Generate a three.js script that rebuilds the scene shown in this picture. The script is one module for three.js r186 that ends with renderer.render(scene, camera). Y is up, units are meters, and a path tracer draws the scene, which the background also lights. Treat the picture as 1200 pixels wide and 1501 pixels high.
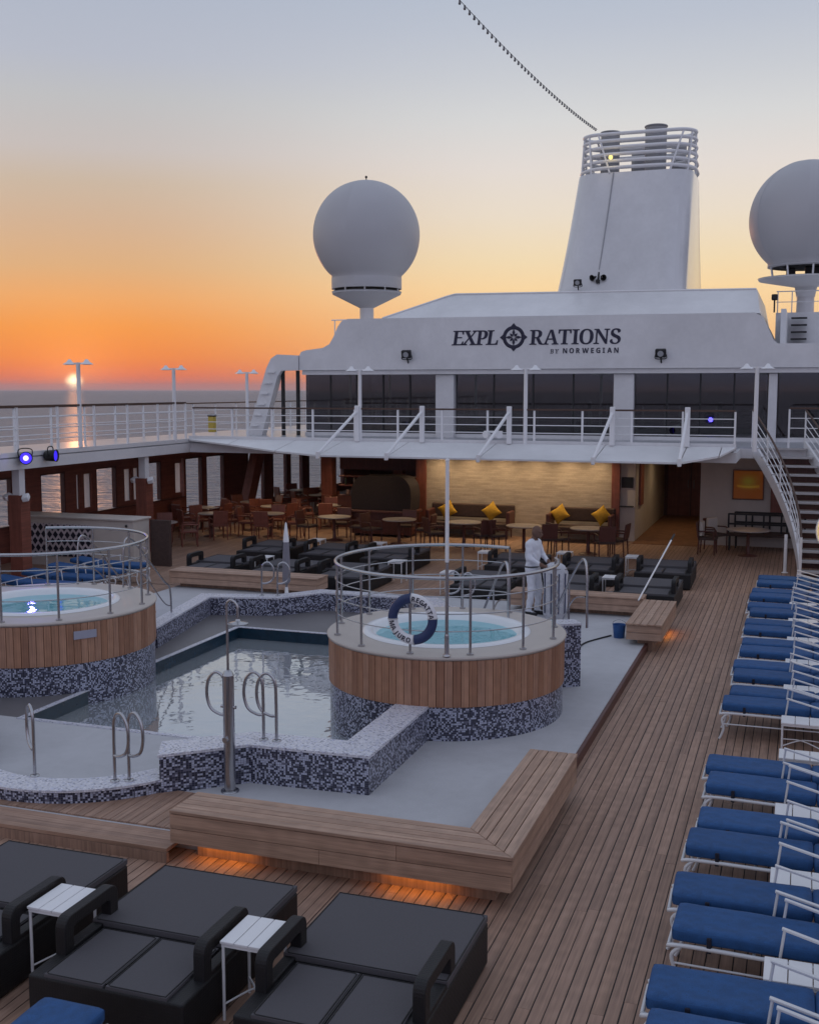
import * as THREE from 'three';
import { mergeGeometries, toCreasedNormals } from 'three/addons/utils/BufferGeometryUtils.js';
import { RoundedBoxGeometry } from 'three/addons/geometries/RoundedBoxGeometry.js';
import { ConvexGeometry } from 'three/addons/geometries/ConvexGeometry.js';
import { MarchingCubes } from 'three/addons/objects/MarchingCubes.js';
import { FontLoader } from 'three/addons/loaders/FontLoader.js';
import { TextGeometry } from 'three/addons/geometries/TextGeometry.js';
import { RectAreaLightUniformsLib } from 'three/addons/lights/RectAreaLightUniformsLib.js';

// ------------------------------------------------------------------ camera, sky, sun, exposure
const scene = new THREE.Scene();
const camera = new THREE.PerspectiveCamera(48.92, 818 / 1024, 0.1, 60000);
camera.position.set(0, 4.5, 0);
{
  const yaw = 0.33532, pitch = 0.10866;
  camera.lookAt(-Math.sin(yaw) * Math.cos(pitch), 4.5 - Math.sin(pitch), -Math.cos(yaw) * Math.cos(pitch));
}
const renderer = new THREE.WebGLRenderer({ antialias: true });
renderer.setSize(818, 1024);
renderer.toneMapping = THREE.LinearToneMapping;
renderer.toneMappingExposure = 1.18;
renderer.shadowMap.enabled = true;
RectAreaLightUniformsLib.init();

const SUN = new THREE.Vector3(-0.58328, 0.0062, -0.81225).normalize();
const s2l = c => c <= 0.04045 ? c / 12.92 : Math.pow((c + 0.055) / 1.055, 2.4);
const hex3 = (r, g, b) => [s2l(r / 255), s2l(g / 255), s2l(b / 255)];
function ramp(stops, x) {
  if (x <= stops[0][0]) return stops[0][1];
  for (let i = 1; i < stops.length; i++) if (x <= stops[i][0]) {
    let t = (x - stops[i - 1][0]) / (stops[i][0] - stops[i - 1][0]); 
    const a = stops[i - 1][1], b = stops[i][1];
    return [0, 1, 2].map(k => a[k] + (b[k] - a[k]) * t);
  }
  return stops[stops.length - 1][1];
}
{
  // dusk sky: three elevation ramps (towards the sun, 50 degrees from it, opposite), blended by azimuth
  const near = [[0, hex3(226, 90, 52)], [0.7, hex3(230, 104, 48)], [1.5, hex3(231, 124, 46)], [3, hex3(230, 142, 62)], [4.4, hex3(224, 157, 95)], [5.9, hex3(209, 164, 119)], [7.9, hex3(199, 167, 138)], [9.8, hex3(191, 172, 153)], [11.3, hex3(187, 178, 174)], [13.6, hex3(179, 179, 181)], [15.4, hex3(171, 175, 187)], [19, hex3(162, 170, 186)], [40, hex3(166, 174, 192)], [90, hex3(158, 167, 187)]];
  const side = [[0, hex3(230, 150, 102)], [2, hex3(235, 180, 120)], [5, hex3(235, 203, 154)], [6.3, hex3(228, 206, 168)], [8.5, hex3(220, 207, 189)], [10.7, hex3(213, 205, 199)], [12.9, hex3(201, 201, 201)], [14.9, hex3(188, 191, 197)], [17, hex3(176, 182, 194)], [19, hex3(167, 176, 191)], [40, hex3(168, 176, 193)], [90, hex3(158, 167, 187)]];
  const anti = [[0, hex3(134, 140, 170)], [4, hex3(154, 154, 182)], [9, hex3(172, 167, 189)], [16, hex3(175, 177, 197)], [40, hex3(166, 174, 194)], [90, hex3(158, 167, 187)]];
  const W = 2048, Hh = 1024, data = new Float32Array(W * Hh * 4);
  const sunAz = Math.atan2(SUN.z, SUN.x), sunEl = Math.asin(SUN.y) * 180 / Math.PI;
  const sm = (a, b, x) => { const t = Math.min(1, Math.max(0, (x - a) / (b - a))); return t * t * (3 - 2 * t); };
  for (let j = 0; j < Hh; j++) {
    const el = ((j + 0.5) / Hh - 0.5) * 180, e = Math.max(0, el);
    const cn = ramp(near, e), cs = ramp(side, e), ca = ramp(anti, e);
    for (let i = 0; i < W; i++) {
      const az = ((i + 0.5) / W - 0.5) * 2 * Math.PI;
      let d = Math.abs(az - sunAz); if (d > Math.PI) d = 2 * Math.PI - d; d *= 180 / Math.PI;
      const t1 = sm(1, 23, d), t2 = sm(55, 140, d);
      const k = (j * W + i) * 4;
      const ang = Math.hypot(d * Math.cos(el * Math.PI / 180), el - sunEl);
      const au = 0.32 * Math.exp(-ang / 1.9), disc = 2.4 * (1 - sm(0.2, 0.36, ang));
      const glow = [1, 0.52, 0.16];
      for (let c = 0; c < 3; c++) {
        let v = cn[c] + (cs[c] - cn[c]) * t1; v += (ca[c] - v) * t2;
        v += au * glow[c] * (e > 0 ? 1 : 0.6) + disc * [1, 0.9, 0.55][c];
        data[k + c] = v;
      }
      data[k + 3] = 1;
    }
  }
  const sky = new THREE.DataTexture(data, W, Hh, THREE.RGBAFormat, THREE.FloatType);
  sky.mapping = THREE.EquirectangularReflectionMapping;
  sky.magFilter = THREE.LinearFilter; sky.minFilter = THREE.LinearFilter; sky.wrapS = THREE.RepeatWrapping; sky.needsUpdate = true;
  scene.background = sky; scene.environment = sky;
}
const sun = new THREE.DirectionalLight(new THREE.Color().setRGB(1, 0.40, 0.16), 0.32);
sun.position.copy(SUN).multiplyScalar(150).add(new THREE.Vector3(-8, 3, -20)); sun.target.position.set(-8, 3, -20);
sun.castShadow = true; sun.shadow.radius = 1.2; sun.shadow.mapSize.set(4096, 4096);
Object.assign(sun.shadow.camera, { left: -60, right: 60, top: 40, bottom: -40, near: 1, far: 400 });
scene.add(sun); scene.add(sun.target);

// ------------------------------------------------------------------ helpers
let seed = 12345;
const rnd = () => { seed = (seed * 1664525 + 1013904223) >>> 0; return seed / 4294967296; };
const rr = (a, b) => a + (b - a) * rnd();
const V = (x, y, z) => new THREE.Vector3(x, y, z);
const used = {};
function numbered(n) { if (!(n in used)) { used[n] = 0; return n; } used[n]++; return n + '_' + String(used[n]).padStart(3, '0'); }
function tag(o, label, category, group, kind) {
  if (label) o.userData.label = label; if (category) o.userData.category = category;
  if (group) o.userData.group = group; if (kind) o.userData.kind = kind; return o;
}
function merge(gs) {
  if (!Array.isArray(gs)) return gs; if (gs.length === 1) return gs[0];
  const mixed = gs.some(g => !g.index);
  gs = gs.map(g => { if (mixed && g.index) g = g.toNonIndexed(); for (const k of Object.keys(g.attributes)) if (!['position', 'normal', 'uv', 'color'].includes(k)) g.deleteAttribute(k); return g; });
  return mergeGeometries(gs, false);
}
function mesh(name, gs, mat, parent) {   // a part, or a thing when parent is the scene
  const m = new THREE.Mesh(merge(gs), mat); m.castShadow = m.receiveShadow = true;
  m.name = parent === scene || !parent ? numbered(name) : name; (parent || scene).add(m); return m;
}
function thing(name, label, category, pos = [0, 0, 0], turn = 0, group, kind) {
  const g = new THREE.Group(); g.name = numbered(name); g.position.set(...pos); g.rotation.y = turn; scene.add(g);
  return tag(g, label, category, group, kind);
}
function dup(o, pos, turn = 0, label, group) {
  const c = o.clone(); c.name = numbered(o.name.replace(/_\d\d\d$/, '')); c.position.set(...pos); c.rotation.y = turn; scene.add(c);
  c.userData = { ...o.userData }; if (label) c.userData.label = label; if (group) c.userData.group = group; return c;
}
function metric(g, swap = false, ou = 0, ov = 0) {   // uv in metres, by the axis each face points along
  const p = g.attributes.position, n = g.attributes.normal, uv = new Float32Array(p.count * 2);
  for (let i = 0; i < p.count; i++) {
    const ax = Math.abs(n.getX(i)), ay = Math.abs(n.getY(i)), az = Math.abs(n.getZ(i));
    let u, v;
    if (ay >= ax && ay >= az) { u = p.getX(i); v = p.getZ(i); } else if (ax >= az) { u = p.getY(i); v = p.getZ(i); if (swap === 'v') { u = p.getZ(i); v = p.getY(i); } }
    else { u = p.getY(i); v = p.getX(i); if (swap !== true) { u = p.getX(i); v = p.getY(i); } }
    if (swap === true && ay >= ax && ay >= az) { const t = u; u = v; v = t; }
    uv[i * 2] = u + ou; uv[i * 2 + 1] = v + ov;
  }
  g.setAttribute('uv', new THREE.BufferAttribute(uv, 2)); return g;
}
const box = (w, h, d, x = 0, y = 0, z = 0, ry = 0, rx = 0, rz = 0) => {
  const g = new THREE.BoxGeometry(w, h, d); if (rx) g.rotateX(rx); if (rz) g.rotateZ(rz); if (ry) g.rotateY(ry); g.translate(x, y, z); return metric(g);
};
const boxB = (x0, x1, y0, y1, z0, z1) => box(Math.abs(x1 - x0), Math.abs(y1 - y0), Math.abs(z1 - z0), (x0 + x1) / 2, (y0 + y1) / 2, (z0 + z1) / 2);
const rbox = (w, h, d, r, x = 0, y = 0, z = 0, seg = 2) => { const g = new RoundedBoxGeometry(w, h, d, seg, r); g.translate(x, y, z); return metric(g); };
function softBox(w, h, d, r, amp, s, sx = 18, sz = 9) {   // stuffed cushion: rounded edges, slight crown and wrinkles
  const g = new THREE.BoxGeometry(w, h, d, sx, 4, sz), p = g.attributes.position, n = noise2(24, 24, s), n2 = noise2(7, 7, s + 5);
  for (let i = 0; i < p.count; i++) {
    let x = p.getX(i), y = p.getY(i), z = p.getZ(i); const c = [Math.max(-w / 2 + r, Math.min(w / 2 - r, x)), Math.max(-h / 2 + r, Math.min(h / 2 - r, y)), Math.max(-d / 2 + r, Math.min(d / 2 - r, z))];
    const v = V(x - c[0], y - c[1], z - c[2]); if (v.length() > 1e-6) { v.normalize().multiplyScalar(r); x = c[0] + v.x; y = c[1] + v.y; z = c[2] + v.z; }
    const e = Math.max(0, 1 - Math.abs(2 * x / w) ** 6) * Math.max(0, 1 - Math.abs(2 * z / d) ** 4);
    if (y > 0) y += e * (amp * (n(x * 14 + 9, z * 14 + 9) - .5) + 2 * amp * (n2(x * 3 + 3, z * 3 + 3) - .55)); z += amp * .8 * (n(x * 9 + 4, y * 9 + 2) - .5) * Math.abs(2 * z / d) ** 4;
    p.setXYZ(i, x, y, z);
  }
  g.computeVertexNormals(); return metric(toCreasedNormals(g, 1.3));
}
function rod(a, b, r, n = 8, r2 = r) {
  const A = V(...a), B = V(...b), d = B.clone().sub(A), g = new THREE.CylinderGeometry(r2, r, d.length(), n);
  g.applyQuaternion(new THREE.Quaternion().setFromUnitVectors(V(0, 1, 0), d.clone().normalize())); const c = A.add(B).multiplyScalar(0.5); g.translate(c.x, c.y, c.z); return g;
}
function tube(pts, r, seg = 24, n = 8, closed = false, tension = 0.5) {
  const c = new THREE.CatmullRomCurve3(pts.map(p => V(...p)), closed, 'catmullrom', tension); return new THREE.TubeGeometry(c, seg, r, n, closed);
}
const lathe = (prof, n = 48, x = 0, y = 0, z = 0) => { const g = new THREE.LatheGeometry(prof.map(p => new THREE.Vector2(p[0], p[1])), n); g.translate(x, y, z); return g; };
const ring = (R, r, y, n = 64, m = 8) => { const g = new THREE.TorusGeometry(R, r, m, n); g.rotateX(Math.PI / 2); g.translate(0, y, 0); return g; };
function flat(pts, y0, y1, holes = [], bevel = 0) {  // prism over a plan outline of (x, z) points
  const S = new THREE.Shape(pts.map(p => new THREE.Vector2(p[0], -p[1])));
  for (const h of holes) S.holes.push(new THREE.Path(h.map(p => new THREE.Vector2(p[0], -p[1]))));
  const g = new THREE.ExtrudeGeometry(S, { depth: y1 - y0 - 2 * bevel, bevelEnabled: bevel > 0, bevelThickness: bevel, bevelSize: bevel, bevelOffset: -bevel, bevelSegments: 1, curveSegments: 12 });
  g.rotateX(-Math.PI / 2); g.translate(0, y0 + bevel, 0); return metric(g);
}
function upright(pts, z0, z1, holes = []) {            // prism over an elevation outline of (x, y) points, from z0 (back) to z1 (front)
  const S = new THREE.Shape(pts.map(p => new THREE.Vector2(...p))); for (const h of holes) S.holes.push(new THREE.Path(h.map(p => new THREE.Vector2(...p))));
  const g = new THREE.ExtrudeGeometry(S, { depth: z1 - z0, bevelEnabled: false }); g.translate(0, 0, z0); return metric(g);
}
function loft(rings, cap = true) {
  const n = rings[0].length, pos = [], idx = [];
  rings.forEach(r => r.forEach(p => pos.push(...p)));
  for (let k = 0; k < rings.length - 1; k++) for (let i = 0; i < n; i++) { const a = k * n + i, b = k * n + (i + 1) % n, c = a + n, d = b + n; idx.push(a, b, c, b, d, c); }
  if (cap) { const last = (rings.length - 1) * n; for (let i = 1; i < n - 1; i++) idx.push(last, last + i, last + i + 1); for (let i = 1; i < n - 1; i++) idx.push(0, i + 1, i); }
  let g = new THREE.BufferGeometry(); g.setAttribute('position', new THREE.Float32BufferAttribute(pos, 3)); g.setIndex(idx);
  g = toCreasedNormals(g, 0.7); return metric(g);
}

// ------------------------------------------------------------------ textures and materials
function noise2(nx, ny, s) { // value noise lookup, periodic in nx, ny cells
  const t = new Float32Array(nx * ny); let q = s >>> 0; for (let i = 0; i < t.length; i++) { q = (q * 1664525 + 1013904223) >>> 0; t[i] = q / 4294967296; }
  return (x, y) => {
    x = ((x % nx) + nx) % nx; y = ((y % ny) + ny) % ny; const i = Math.floor(x), j = Math.floor(y); let fx = x - i, fy = y - j; fx = fx * fx * (3 - 2 * fx); fy = fy * fy * (3 - 2 * fy);
    const i1 = (i + 1) % nx, j1 = (j + 1) % ny;
    return (t[j * nx + i] * (1 - fx) + t[j * nx + i1] * fx) * (1 - fy) + (t[j1 * nx + i] * (1 - fx) + t[j1 * nx + i1] * fx) * fy;
  };
}
function tex(w, h, fn, repeat = 1, srgb = true) {  // fn(u, v) -> [r, g, b] 0..1, tile covers repeat metres
  const d = new Uint8Array(w * h * 4);
  for (let j = 0; j < h; j++) for (let i = 0; i < w; i++) { const c = fn((i + 0.5) / w, (j + 0.5) / h), k = (j * w + i) * 4; d[k] = c[0] * 255; d[k + 1] = c[1] * 255; d[k + 2] = c[2] * 255; d[k + 3] = 255; }
  const t = new THREE.DataTexture(d, w, h); t.wrapS = t.wrapT = THREE.RepeatWrapping; t.magFilter = THREE.LinearFilter; t.minFilter = THREE.LinearMipmapLinearFilter; t.generateMipmaps = true;
  if (srgb) t.colorSpace = THREE.SRGBColorSpace; const r = Array.isArray(repeat) ? repeat : [repeat, repeat]; t.repeat.set(1 / r[0], 1 / r[1]); t.needsUpdate = true; return t;
}
const woodTex = (() => { // grain runs along v
  const a = noise2(64, 4, 7), b = noise2(16, 3, 9), c = noise2(160, 16, 3), e = noise2(6, 24, 21);
  return tex(512, 1024, (u, v) => { const k = 0.70 + 0.09 * (a(u * 64 + b(u * 16, v * 3) * 1.2, v * 4) - 0.3) + 0.09 * (c(u * 160, v * 16) - 0.5) + 0.07 * (e(u * 6, v * 24) - 0.5) + 0.07 * (b(u * 16, v * 3) - 0.5); return [k, k * 0.985, k * 0.97].map(x => Math.min(1, Math.max(0.2, x * 1.3))); }, [0.9, 2.4]);
})();
const mottle = (s, amp, cells, rep) => { const a = noise2(cells, cells, s), b = noise2(cells * 4, cells * 4, s + 1), c = noise2(cells * 16, cells * 16, s + 2); return tex(512, 512, (u, v) => { const k = 1 - amp * (0.5 * a(u * cells, v * cells) + 0.3 * b(u * cells * 4, v * cells * 4) + 0.2 * c(u * cells * 16, v * cells * 16)); return [k, k, k]; }, rep); };
const mosaicTex = (dark, light, s, share, mid = [.40, .41, .48], grout = [.40, .40, .44]) => { const n = 64; let q = s; const t = []; for (let i = 0; i < n * n; i++) { q = (q * 1664525 + 1013904223) >>> 0; t.push(q / 4294967296); }
  return tex(1024, 1024, (u, v) => { const x = u * n, y = v * n, i = Math.floor(x), j = Math.floor(y), fx = x - i, fy = y - j; const g = 0.055; if (fx < g || fx > 1 - g || fy < g || fy > 1 - g) return grout;
    const r = t[j * n + i], h = t[(j * 7 + i * 13) % (n * n)]; if (r < share) { const k = 0.75 + 0.5 * h; return dark.map(c => c * k); } if (r < share + 0.14) return mid; const k = 0.88 + 0.14 * h; return light.map(c => Math.min(1, c * k)); }, 64 * 0.023); };
const std = (r, g, b, rough = 0.6, metal = 0, o = {}) => new THREE.MeshStandardMaterial({ color: new THREE.Color().setRGB(r, g, b), roughness: rough, metalness: metal, ...o });
const emis = (r, g, b, k) => new THREE.MeshStandardMaterial({ color: 0x111111, emissive: new THREE.Color().setRGB(r, g, b), emissiveIntensity: k, roughness: 0.6 });
const paintTex = mottle(31, 0.10, 4, 5), softTex = mottle(77, 0.25, 8, 1.2), matTex = mottle(55, 0.09, 6, 2.6);
const weaveTex = (() => { const n = 26, a = noise2(16, 16, 5); return tex(512, 512, (u, v) => { const x = u * n, y = v * n, i = Math.floor(x), j = Math.floor(y), fx = x - i - 0.5, fy = y - j - 0.5; const over = (i + j) % 2; const k = over ? 1 - Math.abs(fx) * 1.1 : 1 - Math.abs(fy) * 1.1; const q = 0.55 + 0.4 * k + 0.1 * (a(u * 16, v * 16) - 0.5); return [q, q, q]; }, 0.6); })();
const fabricTex = (() => { const n = 128, a = noise2(12, 12, 15), b = noise2(96, 96, 16); return tex(512, 512, (u, v) => { const w = ((Math.floor(u * n) + Math.floor(v * n)) % 2) * 0.06; const q = 0.86 + w + 0.12 * (a(u * 12, v * 12) - 0.5) + 0.1 * (b(u * 96, v * 96) - 0.5); return [q, q, q]; }, 0.55); })();
const padTex = (() => { const n = 128, b = noise2(96, 96, 26); return tex(512, 512, (u, v) => { const w = ((Math.floor(u * n) + Math.floor(v * n)) % 2) * 0.05; const q = 0.90 + w + 0.07 * (b(u * 96, v * 96) - 0.5); return [q, q, q]; }, 0.5); })();
const M = {};
const tones = [[.405, .258, .190], [.380, .243, .180], [.420, .272, .202], [.390, .247, .178], [.362, .233, .174], [.410, .266, .198]];
M.teak = tones.map(c => std(...c, .62, 0, { map: woodTex, bumpMap: woodTex, bumpScale: 0.0012 }));
M.teakV = std(1, 1, 1, .62, 0, { map: woodTex, vertexColors: true });
M.bench = [[.480, .318, .232], [.445, .294, .215], [.505, .344, .258], [.425, .276, .200]].map(c => std(...c, .55, 0, { map: woodTex, bumpMap: woodTex, bumpScale: 0.001 }));
M.slat = [[.440, .232, .142], [.388, .198, .118], [.480, .265, .170], [.348, .174, .106], [.455, .253, .168]].map(c => std(...c, .55, 0, { map: woodTex }));
M.caulk = std(.022, .018, .017, .8);
M.white = std(.80, .80, .81, .36, 0, { map: paintTex });
M.whiteTrim = std(.80, .80, .81, .38);
M.grey = std(.53, .53, .55, .7, 0, { map: matTex, bumpMap: matTex, bumpScale: 0.002 });
M.ledge = std(.17, .16, .165, .45, 0, { map: matTex });
M.steel = std(.46, .46, .48, .26, 1);
M.mosaic = std(1, 1, 1, .3, 0, { map: mosaicTex([.16, .17, .25], [.73, .75, .83], 99, .45) });
M.mosaicPale = std(1, 1, 1, .3, 0, { map: mosaicTex([.66, .67, .74], [.90, .90, .93], 41, .20, [.80, .81, .86], [.72, .72, .75]) });
M.basin = std(.010, .040, .070, .25, 0, { map: mottle(63, .25, 16, 1.6) });
M.wicker = std(.010, .009, .011, .6, 0, { map: weaveTex, bumpMap: weaveTex, bumpScale: 0.003 });
M.pad = std(.098, .092, .102, .78, 0, { map: padTex });
M.blue = [[.017, .100, .295], [.016, .093, .275], [.020, .107, .312]].map(c => std(...c, .72, 0, { map: fabricTex, bumpMap: fabricTex, bumpScale: 0.0005 }));
M.blueDark = std(.008, .02, .07, .8);
M.alu = std(.72, .73, .75, .35, .0);
M.strap = std(.012, .014, .03, .7);
M.brown = std(.25, .086, .062, .4, 0, { map: woodTex });
M.brownDark = std(.115, .040, .032, .45, 0, { map: woodTex });
M.cream = std(.60, .55, .50, .6, 0, { map: paintTex });
M.navy = std(.012, .013, .035, .5);
M.black = std(.012, .012, .014, .5);
M.darkGlass = new THREE.MeshPhysicalMaterial({ color: new THREE.Color().setRGB(.46, .45, .50), roughness: .03, transmission: 1, thickness: 0, ior: 1.9 });
M.pane = new THREE.MeshPhysicalMaterial({ color: new THREE.Color().setRGB(.95, .97, .98), roughness: 0.02, transmission: 1, thickness: 0, ior: 1.45 });
const waveTex = (() => { const a = noise2(8, 8, 301), b = noise2(21, 21, 302), c = noise2(48, 48, 303); return tex(512, 512, (u, v) => { const k = .5 * a(u * 8, v * 8) + .33 * b(u * 21, v * 21) + .17 * c(u * 48, v * 48); return [k, k, k]; }, 3.2, false); })();
M.water = new THREE.MeshPhysicalMaterial({ color: new THREE.Color().setRGB(.86, .93, .97), roughness: 0.02, transmission: 1, thickness: 0, ior: 1.9, metalness: 0.6, bumpMap: waveTex, bumpScale: 0.0032 });  // metalness above real water puts the bright sky sheen into the material
M.tubWater = new THREE.MeshPhysicalMaterial({ color: new THREE.Color().setRGB(.52, .84, .88), roughness: 0.03, transmission: 1, thickness: 0, ior: 1.4, bumpMap: waveTex, bumpScale: 0.006 });
M.mustard = std(.62, .36, .025, .8, 0, { map: fabricTex });
M.sofa = std(.085, .052, .044, .8, 0, { map: fabricTex });
M.tableTop = std(.52, .47, .45, .35, 0, { map: softTex });
M.darkCloth = std(.026, .016, .018, .8, 0, { map: fabricTex });
// ------------------------------------------------------------------ sea and far coast
{
  const swell = (() => { const a = noise2(6, 14, 401), b = noise2(17, 40, 402), c = noise2(48, 110, 403), d = noise2(110, 250, 404); return tex(1024, 1024, (u, v) => { const k = .42 * a(u * 6, v * 14) + .30 * b(u * 17, v * 40) + .18 * c(u * 48, v * 110) + .10 * d(u * 110, v * 250); return [k, k, k]; }, 90, false); })();
  const g = new THREE.PlaneGeometry(36000, 36000, 1, 1); g.rotateX(-Math.PI / 2); g.translate(0, -17, 0); metric(g);
  const m = new THREE.MeshPhysicalMaterial({ color: new THREE.Color().setRGB(.18, .155, .18), roughness: .42, ior: 1.9, bumpMap: swell, bumpScale: 8 });
  tag(mesh('sea', g, m), null, null, null, 'structure');
  // low headland on the horizon
  const pts = []; const n = noise2(40, 1, 88);
  const prof = []; for (let i = 0; i <= 40; i++) { const t = i / 40; prof.push([t * 2600, Math.max(2, (60 + 70 * n(i * 0.6, 0)) * Math.sin(Math.PI * Math.min(1, t * 1.0)) ** 0.5)]); }
  const shape = [[0, -5], ...prof, [2600, -5]];
  const hg = new THREE.ExtrudeGeometry(new THREE.Shape(shape.map(p => new THREE.Vector2(...p))), { depth: 500, bevelEnabled: true, bevelThickness: 200, bevelSize: 30, bevelSegments: 2 });
  hg.translate(-1300, -17, 0); hg.rotateY(0.62); hg.scale(1, .8, 1); hg.translate(-9300, -2, -8300);
  tag(mesh('headland_hill', hg, std(.05, .05, .045, .9)), null, null, null, 'structure');
}
// ------------------------------------------------------------------ main deck: teak planks laid fore and aft over a dark bed
{
  const deck = thing('main_deck', null, null, [0, 0, 0], 0, null, 'structure');
  mesh('caulk_bed', [boxB(-2.45, 5, -.2, -.005, -42, 3), boxB(-19.7, -2.452, -.2, -.005, -9.36, 3), boxB(-19.7, -2.452, -.2, -.005, -50, -22.45), boxB(-19.7, -13.1, -.2, -.005, -22.448, -9.362)], M.caulk, deck);
  const pitch = 0.104, w = 0.0945, list = [];
  const zones = [[-2.45, 4.9, -41.9, 2.5], [-19.6, -2.46, -9.355, 2.5], [-19.6, -2.46, -49.9, -22.5], [-19.6, -13.15, -22.44, -9.37]];
  for (const [x0, x1, z0, z1] of zones) for (let i = 0; i < Math.floor((x1 - x0) / pitch); i++) {
    const x = x1 < 0 ? x1 - (i + 0.5) * pitch : x0 + (i + 0.5) * pitch; let z = z1 - rr(0.2, 4.6); let zs = z1;
    while (zs > z0) { const ze = Math.max(z0, z); list.push({ x, za: ze + 0.0015, zb: zs - 0.0015 }); zs = ze; z = ze - [4.2, 3.6, 2.6, 5.0][Math.floor(rnd() * 4)]; }
  }
  const inView = p => { // rough view wedge of the photograph
    const a = -Math.atan2(p.x, -(p.za + p.zb) / 2) * 180 / Math.PI; return a > -4 && a < 41 && p.za < -5.6; };
  const hidden = p => (p.x < -2.2 && p.x > -13.2 && p.zb < -9.3 && p.za > -22.4) || (p.x > -0.75 && p.zb < -14.3) || (p.x > 0.3);
  list.forEach(p => { p.d = Math.hypot(p.x, (p.za + p.zb) / 2); p.ok = inView(p) && !hidden(p); });
  const best = list.filter(p => p.ok && p.zb - p.za > 0.25).sort((a, b) => a.d - b.d).slice(0, 290); const chosen = new Set(best);
  const cache = {};
  for (const p of best) {
    const L = Math.round((p.zb - p.za) * 20) / 20, v = Math.floor(rnd() * 3), key = L + '_' + v;
    if (!cache[key]) cache[key] = metric(box(w, .028, 1, 0, -.014, 0).scale(1, 1, p.zb - p.za), false, v * 0.31, v * 0.77);
    const m = new THREE.Mesh(cache[key], M.teak[Math.floor(rnd() * 6)]); m.scale.z = (p.zb - p.za) / (() => { cache[key].computeBoundingBox(); const b = cache[key].boundingBox; return b.max.z - b.min.z; })();
    m.scale.x = rr(.972, 1.012); m.position.set(p.x + rr(-.0014, .0014), rr(-.0012, .0012), (p.za + p.zb) / 2); m.name = 'plank'; m.castShadow = m.receiveShadow = true; deck.add(m);
  }
  const gs = [];
  for (const p of list) if (!chosen.has(p)) {
    const g = metric(box(w, .028, p.zb - p.za, p.x, -.014, (p.za + p.zb) / 2), false, rnd(), rnd()); const c = tones[Math.floor(rnd() * 6)], a = new Float32Array(24 * 3); for (let i = 0; i < 24; i++) a.set(c, i * 3); g.setAttribute('color', new THREE.BufferAttribute(a, 3)); gs.push(g);
  }
  tag(mesh('plank_field', gs, M.teakV, deck), null, null, null, 'stuff');
}
// ------------------------------------------------------------------ raised pool surround (grey mat) and its timber step
const poolIn = [[-4.72, -13.2], [-4.72, -11.42], [-5.86, -11.36], [-6.62, -10.72], [-7.0, -9.95], [-7.85, -9.75], [-8.7, -9.95], [-9.08, -10.72], [-9.84, -11.36], [-10.98, -11.42], [-10.98, -13.2], [-10.2, -16.3], [-10.75, -19.1], [-9.45, -19.45], [-8.85, -20.25], [-6.85, -20.25], [-6.25, -19.45], [-4.95, -19.1], [-5.5, -16.3]];
{
  const P = thing('pool_surround', null, null, [0, 0, 0], 0, null, 'structure');
  mesh('mat', flat([[-2.45, -9.36], [-2.45, -22.45], [-13.1, -22.45], [-13.1, -9.36]], -.1, .12, [poolIn]), M.grey, P);
  mesh('edge_trim', boxB(-2.449, -2.40, -.02, .128, -22.45, -11.9), M.brownDark, P);
  // timber step between the benches: nosing boards athwart, then fore-and-aft boards running up to the pool rim
  mesh('step_riser', boxB(-10.2, -5.58, 0, .10, -9.02, -8.98), M.teak[4], P);
  for (let i = 0; i < 4; i++) mesh('plank', metric(boxB(-10.2, -5.585, .105, .142, -9.035 - i * .1 + .0475 + .001, -9.035 - i * .1 - .0475), true), M.teak[(i + 3) % 6], P);
  const x0 = -10.2; const rim = x => { const d = Math.abs(x + 7.85); return d < 1.4 ? -11.23 + Math.sqrt(Math.max(0, 1.70 * 1.70 - d * d)) : -10.35; };
  for (let i = 0; i < 44; i++) { const xa = x0 + i * .105, xb = xa + .097; const zf = Math.min(-9.46, 1), za = Math.min(rim(xa), rim(xb)) - .06; if (za < zf - .02) mesh('plank', boxB(xa, xb, .105, .138, za, zf), M.teak[i % 6], P); }
}
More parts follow.
